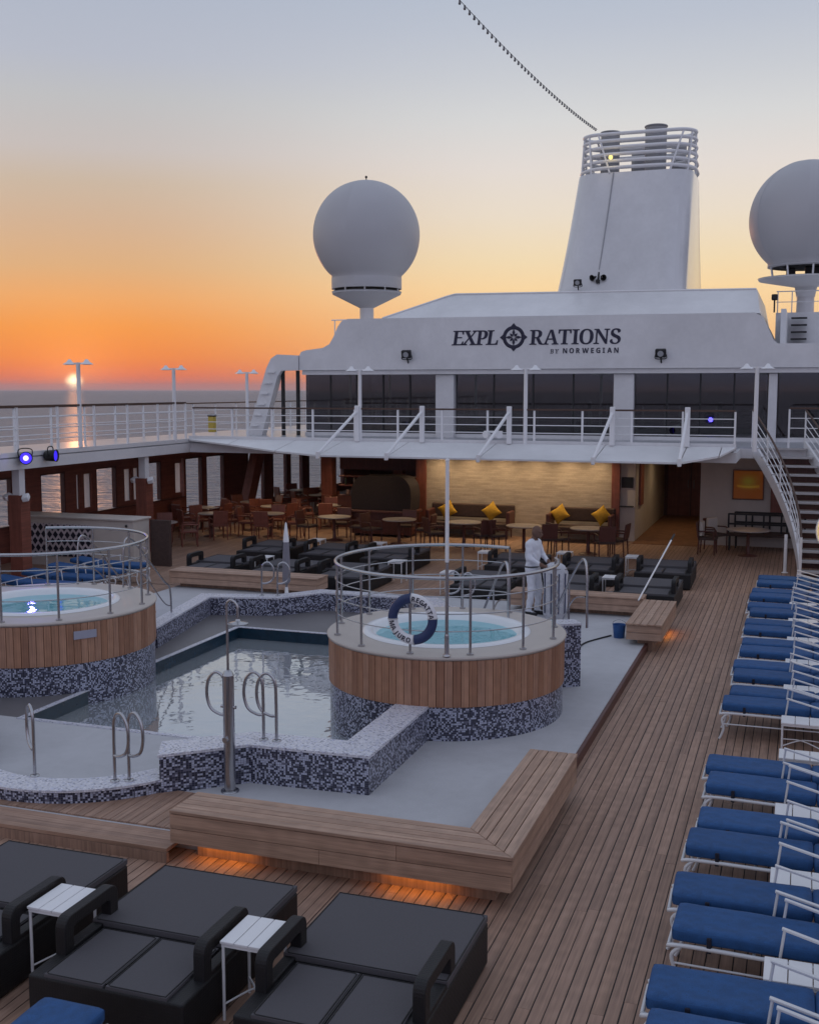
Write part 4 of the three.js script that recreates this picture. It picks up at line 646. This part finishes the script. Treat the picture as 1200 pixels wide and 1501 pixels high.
// ------------------------------------------------------------------ covered lounge below the upper deck
const warm = [1, .72, .42];
{
  const stone = (() => { const n = 40; const a = noise2(10, n, 611), b = noise2(128, 128, 612); return tex(512, 512, (u, v) => { const j = Math.floor(v * n), f = v * n - j, off = (j * 0.37) % 1; const k = (f < .10 ? .80 : .89) * (.94 + .12 * (a((u + off) * 10, j) - .5)) + .07 * (b(u * 128, v * 128) - .5); return [k, k * .97, k * .93]; }, 2.4); })();
  const W = (name, label, gs, m) => { const o = mesh(name, gs, m, scene); return tag(o, label, 'wall'); };
  W('stone_wall', 'beige split stone wall washed by warm downlights behind the sofas', boxB(-11.1, -5.3, 0, 2.655, -33.72, -33.5), std(.62, .56, .50, .8, 0, { map: stone, bumpMap: stone, bumpScale: .007 }));
  W('brown_pillar', 'red brown timber pillar at the bar end of the stone wall', boxB(-11.42, -11.102, 0, 2.655, -33.75, -33.4), M.brown); W('brown_pillar', 'red brown timber pillar at the corridor end of the stone wall', boxB(-5.298, -5.06, 0, 2.655, -33.75, -33.4), M.brown);
  W('corridor_wall', 'cream corridor wall with a small dark panel beside the stone wall', [boxB(-5.058, -4.62, 0, 2.655, -33.74, -33.55), boxB(-4.75, -4.62, 0, 2.655, -41, -33.741)], M.cream);
  W('corridor_wall', 'cream corridor wall leading to the brown doors on the stair side', [boxB(-2.75, -2.62, 0, 2.655, -41, -33.741), boxB(-2.75, 5, 0, 2.655, -33.74, -33.55)], M.cream);
  W('forward_wall', 'dark brown panelled wall at the forward end of the lounge', [boxB(-19.6, -4.76, 0, 2.655, -50.2, -50.0), boxB(-14.3, -11.43, 1.9, 2.655, -34.3, -34.1)], M.brownDark);
  { const T = thing('corridor_door', 'dark brown double door at the end of the lit corridor', 'door', [-3.685, 0, -41.0]); mesh('frame', boxB(-.93, .93, 0, 2.655, -.12, -.02), M.brownDark, T); for (const s of [-1, 1]) { const l = mesh('leaf', boxB(s * .02, s * .8, .02, 2.2, -.019, .03), M.brown, T); mesh('handle', rod([s * .1, 1.0, .06], [s * .1, 1.3, .06], .015, 8), M.steel, l); } }
  { const c = mesh('corridor_carpet', boxB(-4.61, -2.76, .001, .012, -40.9, -33.0), std(.27, .125, .06, .9, 0, { map: softTex }), scene); tag(c, 'amber brown carpet runner in the lit corridor', 'carpet'); }
  { const T = thing('wall_panel', 'small dark service panel on the cream corridor wall', 'panel', [-4.85, 1.75, -33.53]); mesh('plate', rbox(.34, .32, .04, .01), M.black, T); mesh('shelf', boxB(-.2, .2, -.72, -.69, 0, .18), M.black, T); }
  { const T = thing('door_curtain', 'red brown shutter hung inside the corridor', 'shutter', [-4.58, 1.0, -34.6]); mesh('leaf', boxB(-.03, .03, 0, 1.5, -.35, .35), M.brown, T); }
  { // backlit picture
    const pic = tex(128, 128, (u, v) => { const d = Math.hypot(u - .5, (v - .62) * 1.2), arc = Math.exp(-Math.pow((v - .42 - .25 * (u - .5) * (u - .5)) / .05, 2)) * (Math.abs(u - .5) < .38 ? 1 : 0); const f = Math.exp(-d * d * 14); return [.80 + .2 * arc, .42 + .28 * f + .25 * arc, .10 + .12 * f + .1 * arc]; }, 1); pic.repeat.set(1, 1);
    const T = thing('backlit_picture', 'square amber backlit picture on the cream wall behind the dark settee', 'picture', [-1.42, 1.78, -33.53]); mesh('frame', [boxB(-.40, .40, -.43, -.40, 0, .05), boxB(-.40, .40, .40, .43, 0, .05), boxB(-.43, -.40, -.43, .43, 0, .05), boxB(.40, .43, -.43, .43, 0, .05)], M.brownDark, T); const pg = new THREE.PlaneGeometry(.8, .8); pg.translate(0, 0, .03); mesh('glowing_panel', pg, new THREE.MeshStandardMaterial({ color: 0x332211, emissive: 0xffffff, emissiveMap: pic, emissiveIntensity: .08, roughness: .5 }), T);
    const l = new THREE.RectAreaLight(new THREE.Color().setRGB(1, .5, .12), .5, .8, .8); l.position.set(0, 0, .06); l.rotation.y = Math.PI; T.add(l);
    tag(mesh('brown_shutter', boxB(-.80, -.45, .9, 2.4, -33.545, -33.50), M.brown, scene), 'tall brown shutter on the cream wall beside the backlit picture', 'shutter');
  }
  // recessed downlights
  const dg = new THREE.CylinderGeometry(.06, .06, .02, 16), rg = lathe([[.06, -.012], [.085, -.012], [.085, .01], [.06, .01]], 20);
  const spots = [[-10.6, -32.95, 3.4], [-9.6, -32.95, 3.4], [-8.6, -32.95, 3.4], [-7.6, -32.95, 3.4], [-6.6, -32.95, 3.4], [-5.7, -32.95, 3.0], [-3.7, -34.6, 2], [-3.7, -37.2, 2], [-12.2, -31.2, 2], [-13.9, -31.8, 5], [-14.8, -34.6, 5], [-16.6, -32.2, 4], [-12.6, -35.8, 4], [-9.3, -31.2, 1.3], [-6.8, -31.2, 1.3]];
  for (const [x, z, I] of spots) {
    const T = thing('downlight', 'small recessed warm downlight in the lounge ceiling', 'downlight', [x, 2.645, z], 0, 'recessed downlights in the lounge ceiling'); mesh('trim', rg, M.whiteTrim, T); mesh('lens', dg, emis(...warm, 4), T);
    const l = new THREE.SpotLight(new THREE.Color().setRGB(...warm), I, 0, 1.35, 1, 2); l.position.set(0, -.03, 0); l.target.position.set(0, -2.6, 0); l.shadow.radius = 2; l.castShadow = true; T.add(l); T.add(l.target);
  }
}
// ------------------------------------------------------------------ port arcade: brown framed windows towards the sea
{
  const T = thing('port_arcade', 'long red brown window wall facing the sea below the promenade', 'window wall'); const X0 = -19.6, X1 = -19.42;
  M.reflectWhite = new THREE.MeshPhysicalMaterial({ color: new THREE.Color().setRGB(.92, .90, .90), roughness: .9, transmission: .75, thickness: 0 });  // whitened glass stands in for bright reflections on the narrow panes
  const P = [[-18.0, -16.5], [-21.0, -19.5], [-24.25, -22.9], [-26.5, -25.4], [-29.0, -27.95], [-31.5, -30.4], [-34.15, -33.0], [-35.7, -34.4], [-38.9, -37.5], [-40.9, -39.6], [-42.4, -41.2], [-44.6, -43.0], [-46.8, -45.2]].map(a => [...a, 'P']);
  const N = [[-24.82, -24.5], [-27.15, -27.0], [-27.72, -27.36], [-29.75, -29.4], [-30.2, -29.9], [-32.75, -32.35]].map(a => [...a, 'N']);
  const ops = [...P, ...N].sort((a, b) => b[1] - a[1]); let z = -12;
  mesh('dado', boxB(X0, X1, 0, .93, -32.9, -12), M.brown, T); mesh('low_dado', boxB(X0, X1, 0, .33, -50, -32.902), M.brown, T); mesh('header', boxB(X0, X1, 2.22, 2.655, -50, -12), M.brown, T); mesh('sill', boxB(X1 - .03, X1 + .08, .93, .96, -32.9, -12), M.brownDark, T);
  for (const [za, zb, k] of ops) { const yb = zb < -32.9 ? .335 : .96;
    mesh('panel', boxB(X0 + .002, X1 - .002, yb, 2.22, zb, zb < -32.9 && z > -32.9 ? -32.905 : z), M.brown, T); z = za;
    if (k === 'P') { const w = mesh('pane', boxB(-19.51, -19.50, yb, 2.22, za, zb), M.pane, T); mesh('frame', [boxB(-19.54, -19.43, yb, 2.22, za, za + .05), boxB(-19.54, -19.43, yb, 2.22, zb - .05, zb), boxB(-19.54, -19.43, 2.17, 2.22, za + .05, zb - .05)], M.brownDark, w); }
    else { for (const b of [boxB(X0 + .003, X1 - .003, .96, 1.1, za, zb), boxB(X0 + .003, X1 - .003, 2.08, 2.22, za, zb)]) mesh('panel', b, M.brown, T); mesh('reflection_pane', boxB(-19.5, -19.49, 1.1, 2.08, za, zb), M.reflectWhite, T); }
  }
  mesh('panel', boxB(X0 + .002, X1 - .002, .335, 2.22, -50, z), M.brown, T);
  for (const [z, l] of [[-21.7, 'brown column with white head and lamps in front of the bar counter'], [-27.0, 'brown column with white head and lamps at the end of the arcade furniture']]) {
    const C = thing('arcade_column', l, 'column', [-17.2, 0, z]); mesh('shaft', boxB(-.17, .17, 0, 2.05, -.17, .17), M.brown, C); mesh('head', boxB(-.10, .10, 2.051, 2.655, -.10, .10), M.white, C);
    for (const s of [-1, 1]) { const h = mesh('lamp', [rbox(.16, .13, .2, .03), rod([0, 0, -.05], [-s * .15, .05, -.05], .02, 6)], M.whiteTrim, C); h.position.set(s * .25, 2.0, .08); h.rotation.x = .5; h.rotation.y = s * .4; }
  }
  const S = thing('raked_strut', 'raked red brown strut in the corner of the arcade', 'strut'); mesh('strut', metric(toCreasedNormals(new ConvexGeometry([[-18.9, 0, -36.2], [-18.9, 0, -35.6], [-18.6, 2.655, -36.9], [-18.6, 2.655, -36.3], [-18.6, 0, -36.2], [-18.6, 0, -35.6], [-18.3, 2.655, -36.9], [-18.3, 2.655, -36.3]].map(p => V(...p))), .3)), M.brown, S);
  for (const z of [-32.2, -39.5]) { const C = thing('arcade_column', z > -35 ? 'plain brown column between the arcade tables nearer the pool' : 'plain brown column at the far arcade tables', 'column', [-15.6, 0, z - 4]); mesh('shaft', boxB(-.2, .2, 0, 2.655, -.2, .2), M.brown, C); }
}
{ // bar counter with patterned front
  const pat = (() => { const n = 14, a = noise2(32, 32, 713); return tex(512, 512, (u, v) => { const x = u * n, y = v * n, j = Math.floor(y), ox = (j % 2) * .5, fx = Math.abs(((x + ox) % 1) - .5), fy = Math.abs((y % 1) - .5); const d = fx + fy * .8; const k = .95 + .1 * (a(u * 32, v * 32) - .5); return d < .44 ? [.09 * k, .08 * k, .16 * k] : [.78 * k, .74 * k, .76 * k]; }, 2.5); })();
  const T = thing('bar_counter', 'cream bar counter with a navy and white patterned front in the arcade', 'bar counter', [0, 0, -24.4]);
  mesh('body', boxB(-19.3, -15.66, 0, 1.22, -.36, .37), M.cream, T); mesh('top', rbox(3.72, .05, .84, .015, -17.48, 1.247, 0), M.cream, T); mesh('patterned_panel', boxB(-19.2, -16.9, .25, 1.08, .371, .40), std(1, 1, 1, .7, 0, { map: pat }), T); mesh('side_panel', boxB(-15.655, -15.1, 0, 1.18, -.5, -.40), M.sofa, T);
  for (const [x, y] of [[-16.3, 1.02], [-15.85, 1.1]]) mesh('knob', new THREE.SphereGeometry(.035, 10, 8).translate(x, y, .385), M.black, T);
}
// ------------------------------------------------------------------ lounge furniture
function makeChair(name, label, group, m, cush) {   // faces +z
  const T = thing(name, label, 'chair', [0, 0, 0], 0, group);
  mesh('seat', rbox(.48, .07, .48, .025, 0, .44, 0), cush, T); mesh('backrest', (() => { const g = rbox(.46, .42, .045, .02, 0, .21, 0); g.rotateX(-.14); g.translate(0, .47, -.235); return metric(g); })(), m, T);
  for (const a of [-1, 1]) { mesh('leg', rod([a * .21, 0, .2], [a * .21, .42, .2], .018, 6, .022), m, T); mesh('leg', rod([a * .21, 0, -.24], [a * .21, .45, -.21], .018, 6, .022), m, T); mesh('armrest', tube([[a * .235, .42, .18], [a * .245, .62, .17], [a * .245, .65, .08], [a * .24, .64, -.26]], .02, 16, 6), m, T); }
  return T;
}
function makeRound(name, label, group, r, m) { const T = thing(name, label, 'table', [0, 0, 0], 0, group); mesh('top', lathe([[0, .69], [r - .02, .69], [r, .705], [r, .715], [r - .01, .725], [0, .725]], 36), m, T); mesh('pedestal', lathe([[.26, 0], [.26, .02], [.06, .06], [.045, .3], [.045, .66], [.16, .69]], 20), M.brownDark, T); return T; }
const cA = makeChair('lounge_chair', 'red brown armchair at the tables along the windowed arcade', 'red brown chairs in the arcade', M.brown, M.brown); cA.position.set(-17.9, 0, -27.6); cA.rotation.y = 1.5;
const tA = makeRound('lounge_table', 'round table with pale top among the red brown arcade chairs', 'tables in the arcade', .42, M.tableTop); tA.position.set(-17.19, 0, -27.9);
const arc = [[-17.04, -30.45], [-17.5, -34.1], [-16.33, -37.1], [-17.84, -38.7], [-14.6, -33.9], [-14.9, -36.4], [-18.2, -31.9], [-13.3, -38.6], [-15.3, -31.0], [-16.2, -33.0]];
for (const a of [3.4, 5.3, .5]) dup(cA, [-17.19 - Math.sin(a) * .72, 0, -27.9 - Math.cos(a) * .72], a);
for (const [x, z] of arc) { dup(tA, [x, 0, z]); const a0 = rr(0, 6); for (let k = 0; k < 4; k++) { const a = a0 + k * Math.PI / 2 + rr(-.2, .2); dup(cA, [x - Math.sin(a) * .74, 0, z - Math.cos(a) * .74], a); } }
const tB = makeRound('lounge_table', 'round table with pale top in front of the lit stone wall', 'tables along the stone wall', .5, M.tableTop); tB.position.set(-13.12, 0, -30.83);
for (const [x, z] of [[-11.05, -30.8], [-9.07, -30.77], [-7.25, -30.5], [-5.45, -30.5]]) dup(tB, [x, 0, z]);
const cB = makeChair('lounge_chair', 'dark brown armchair at the tables in front of the lit stone wall', 'dark chairs along the stone wall', M.brownDark, M.sofa); cB.position.set(-13.9, 0, -30.6); cB.rotation.y = 1.4;
for (const [x, z, a] of [[-12.35, -30.9, -1.5], [-11.8, -30.5, 1.2], [-10.3, -30.9, -1.6], [-11.1, -31.6, 0], [-13.2, -31.6, .1], [-8.35, -30.3, -2.4], [-9.8, -30.3, 2.3], [-6.5, -30.0, -2.6], [-4.65, -30.5, -1.7], [-6.2, -30.2, 2.2], [-4.9, -29.9, -2.7], [-8.0, -30.3, 2.3]]) dup(cB, [x, 0, z], a);
function sofa(x0, x1, label) {
  const T = thing('sofa', label, 'sofa', [(x0 + x1) / 2, 0, -33.0], 0, null); const w = x1 - x0; mesh('seat', rbox(w - .16, .18, .66, .04, 0, .38, .06), M.sofa, T); mesh('backrest', rbox(w, .42, .14, .05, 0, .78, -.3), M.sofa, T);
  for (const s of [-1, 1]) { mesh('armrest', rbox(.12, .42, .72, .04, s * (w / 2 - .06), .62, .03), M.brownDark, T); for (const z of [-.25, .3]) mesh('leg', rod([s * (w / 2 - .1), 0, z], [s * (w / 2 - .1), .3, z], .022, 6), M.brownDark, T); } mesh('base_rail', boxB(-w / 2 + .05, w / 2 - .05, .26, .3, -.25, .32), M.brownDark, T);
}
sofa(-10.85, -8.2, 'dark brown two cushion sofa against the stone wall towards the bar'); sofa(-7.1, -5.15, 'dark brown two cushion sofa against the stone wall towards the corridor');
const cg = (() => { const g = new THREE.BoxGeometry(.46, .46, .18, 12, 12, 2); const p = g.attributes.position; for (let i = 0; i < p.count; i++) { const x = p.getX(i) / .23, y = p.getY(i) / .23, k = .12 + .88 * Math.sqrt(Math.max(0, (1 - x * x * .96) * (1 - y * y * .96))); p.setZ(i, p.getZ(i) * k * 1.35); const pn = 1 - .13 * Math.cos(y * 1.57) * Math.abs(x) ** 2; p.setX(i, p.getX(i) * pn); const q = 1 - .13 * Math.cos(x * 1.57) * Math.abs(y) ** 2; p.setY(i, p.getY(i) * q); } g.computeVertexNormals(); g.rotateZ(Math.PI / 4 * .8); return metric(g); })();
for (const [x, l] of [[-10.25, 'yellow scatter cushion behind the thin pole on the sofa towards the bar'], [-8.85, 'yellow scatter cushion at the arm of the sofa towards the bar'], [-6.75, 'yellow scatter cushion at the near arm of the sofa towards the corridor'], [-5.5, 'yellow scatter cushion beside the pillar on the sofa towards the corridor']]) { const m = tag(mesh('scatter_cushion', cg, M.mustard, scene), l, 'cushion'); m.position.set(x, .80, -32.98); m.rotation.set(-.25, rr(-.2, .2), rr(-.1, .1)); }
{ // rounded dark hood of the buffet
  const T = thing('buffet_station', 'large dark rounded buffet station beside the brown pillar', 'buffet station', [-12.1, 0, -32.4]);
  const prof = [[-.95, .8], [-.98, 1.3], [-.9, 1.62], [-.72, 1.82], [-.4, 1.86], [.45, 1.86], [.75, 1.8], [.93, 1.58], [.98, 1.25], [.95, .8]]; const c = new THREE.CatmullRomCurve3(prof.map(p => V(p[0], p[1], 0)), false, 'catmullrom', .4); mesh('hood', upright(c.getPoints(40).map(p => [p.x, p.y]), -.5, .35), M.darkCloth, T);
  mesh('counter', rbox(2.1, .08, 1.0, .02, 0, .77, -.05), M.brownDark, T); mesh('cabinet', boxB(-.95, .95, .08, .73, -.48, .36), M.brownDark, T); for (const s of [-1, 1]) mesh('leg', boxB(s * .85 - .05, s * .85 + .05, 0, .08, -.4, .3), M.black, T);
  const B = thing('bar_cabinet', 'brown bar back with shelves beyond the buffet station', 'bar', [-13.0, 0, -34.0]); mesh('body', boxB(-1.3, 1.55, 0, 1.05, -.3, .1), M.brownDark, B); for (const y of [1.35, 1.65]) mesh('shelf', boxB(-1.3, 1.55, y, y + .04, -.28, .0), M.brown, B); for (let i = 0; i < 9; i++) { const b = mesh('bottle', lathe([[0, 0], [.035, 0], [.038, .16], [.014, .2], [.013, .27], [0, .27]], 10), i % 3 ? std(.3, .26, .2, .2) : std(.05, .08, .05, .2), B); b.position.set(-1.1 + i * .3, 1.39, -.12); }
}
{ // right-hand table, chairs and settee below the stair
  const t = makeRound('lounge_table', 'round stone topped table with a dark pedestal below the stair', null, .58, M.tableTop); t.position.set(-1.3, 0, -31.6);
  const L = [['dark cross-back chair with a pale cushion on the corridor side of the stone topped table', -2.35, -31.6, 1.5], ['dark cross-back chair with a pale cushion behind the stone topped table', -2.2, -32.5, .9]];
  for (const [l, x, z, a] of L) { const c = makeChair('cross_back_chair', l, null, M.brownDark, M.sofa); c.position.set(x, 0, z); c.rotation.y = a; const k = mesh('pale_cushion', rbox(.40, .40, .1, .04, 0, .70, -.17), M.cream, c); }
  for (const [x, z, w, l] of [[-.95, -32.75, 1.9, 'long dark slatted settee behind the stone topped table'], [-.8, -33.25, 1.9, 'second dark slatted settee against the cream wall']]) { const T = thing('settee', l, 'settee', [x, 0, z]); mesh('seat', rbox(w, .06, .45, .02, 0, .43, 0), M.sofa, T); for (let i = 0; i <= 4; i++) mesh('back_post', boxB(-w / 2 + i * w / 4 - .025, -w / 2 + i * w / 4 + .025, .4, 1.0, -.24, -.20), M.black, T); for (const y of [.68, .96]) mesh('back_rail', boxB(-w / 2, w / 2, y, y + .05, -.245, -.195), M.black, T); for (const s of [-1, 1]) for (const q of [-.2, .2]) mesh('leg', rod([s * (w / 2 - .05), 0, q], [s * (w / 2 - .05), .42, q], .022, 6), M.black, T); }
}
// ------------------------------------------------------------------ curved stair to the upper deck
{
  const T = thing('curved_stair', 'white curved stair climbing to the upper deck beside the stone topped table', 'stair'); const n = 14;
  const C = t => { const x = .10 - 1.32 * Math.pow(t, 1.7), y = 2.95 * t, z = -27.95 - 3.55 * t; return [x, y, z]; };
  for (let i = 0; i < n; i++) { const [x, y, z] = C((i + .5) / n), yy = (i + 1) / n * 2.95; mesh('tread', boxB(x - .02, x + 1.25, yy - .045, yy, z - .16, z + .15), std(.42, .40, .40, .7), T); mesh('riser', boxB(x, x + 1.24, yy - .21, yy - .046, z - .158, z - .145), M.brownDark, T); }
  const plate = (o) => { const R = []; for (let k = 0; k <= 20; k++) { const t = k / 20, [x, y, z] = C(t), h = .16; R.push([[x + o - .03, y - h + .02, z], [x + o + .03, y - h + .02, z], [x + o + .03, y + h + .05, z], [x + o - .03, y + h + .05, z]]); } return loft(R); };
  for (const o of [-.05, 1.28]) { const s = mesh('stringer', plate(o), M.white, T);
    const off = (h) => { const p = []; for (let k = 0; k <= 16; k++) { const [x, y, z] = C(k / 16); p.push([x + o, y + h, z]); } return p; }; mesh('handrail', tube(off(1.0), .028, 48, 8), handWood, T); for (const h of [.4, .6, .8]) mesh('rail', tube(off(h), .012, 32, 6), M.whiteTrim, T); for (let k = 0; k <= 5; k++) { const [x, y, z] = C(k / 5); mesh('baluster', rod([x + o, y + .1, z], [x + o, y + 1.0, z], .022, 8), M.whiteTrim, T); } mesh('newel', rod([.10 + o, 0, -27.93], [.10 + o, 1.02, -27.93], .035, 10), M.whiteTrim, T); }
  const P = thing('white_post', 'slim white post on the planks beside the foot of the stair', 'post', [-.3, 0, -28.95]); mesh('shaft', rod([0, 0, 0], [0, .95, 0], .04, 12), M.whiteTrim, P); mesh('base', lathe([[.08, 0], [.08, .012], [.045, .02]], 16), M.whiteTrim, P);
}
{ // glowing lantern beside the stair
  const T = thing('round_lantern', 'round glowing amber lantern on a stand beside the stair', 'lantern', [.76, 0, -25.6]); mesh('stand', [rod([0, 0, 0], [0, 1.02, 0], .03, 10), lathe([[.2, 0], [.2, .02], [.04, .04]], 24)], M.alu, T); const gl = mesh('globe', new THREE.SphereGeometry(.36, 28, 20).scale(1, 1.15, 1).translate(0, 1.48, 0), emis(1, .66, .26, .95), T); mesh('hoop', [new THREE.TorusGeometry(.40, .03, 8, 40).scale(1, 1.15, 1).translate(0, 1.48, 0)], M.alu, T);
  const l = new THREE.PointLight(new THREE.Color().setRGB(1, .66, .26), 1.0, 0, 2); l.position.set(0, 1.48, .5); l.shadow.radius = 15; T.add(l);
}
// stage lights on the promenade edge
function stageLight(pos, label, turn, on) {
  const T = thing('stage_light', label, 'stage light', pos, turn); mesh('yoke', tube([[-.14, 0, 0], [-.15, .18, 0], [0, .22, 0], [.15, .18, 0], [.14, 0, 0]], .014, 24, 6), M.black, T); const c = mesh('can', lathe([[.09, -.14], [.125, -.1], [.14, .13], [.15, .15], [.135, .14], [.12, .1], [0, .1]], 24).rotateX(Math.PI / 2), M.black, T); mesh('lens', new THREE.CylinderGeometry(.126, .126, .01, 24).rotateX(Math.PI / 2).translate(0, 0, .112), emis(.05, .025, 1, Math.min(1.4, on * .3)), c); if (on > 3) mesh('bulb', new THREE.CylinderGeometry(.06, .06, .01, 24).rotateX(Math.PI / 2).translate(0, 0, .118), emis(.22, .18, 1, on * .6), c);
  const l = new THREE.SpotLight(new THREE.Color().setRGB(.15, .12, 1), on * .4, 0, .7, .6, 2); l.position.set(0, 0, .16); l.target.position.set(0, -.6, 3); l.shadow.radius = 4; l.castShadow = true; T.add(l); T.add(l.target); return T;
}
stageLight([-16.85, 2.93, -21.53], 'blue stage light turned to the pool on the promenade edge', .75, 9); stageLight([-16.85, 2.93, -22.45], 'blue stage light seen from its side on the promenade edge', 1.8, 3);
stageLight([-3.1, 3.45, -29.6], 'added blue lamp behind the railing for a blue dot reflected in the dark windows', 2.7, 1.2);  // added lamp, aimed at the windows to make a blue reflected dot
{ const T = thing('camera_cluster', 'small pale cluster of lamps on the railing above the canopy', 'lamp cluster', [-7.78, 3.3, -29.12]); for (const s of [-1, 1]) { const m = mesh('lamp', lathe([[.03, -.1], [.09, .08], [.1, .1], [.07, .09], [0, .09]], 18).rotateX(Math.PI / 2), M.whiteTrim, T); m.position.set(s * .15, 0, .05); m.rotation.y = s * .4; } mesh('bar', rod([-.25, .08, 0], [.25, .08, 0], .02, 6), M.whiteTrim, T); }
{ const T = thing('life_jacket_box', 'small yellow safety box on the outer promenade railing', 'box', [-17.6, 3.1, -31.6]); mesh('case', rbox(.2, .5, .2, .03, 0, .3, 0), std(.5, .36, .06, .5), T); mesh('lid', rbox(.22, .08, .22, .02, 0, .58, 0), M.black, T); }
scene.fog = new THREE.FogExp2(new THREE.Color().setRGB(.82, .73, .75), 0.00006);
renderer.render(scene, camera);
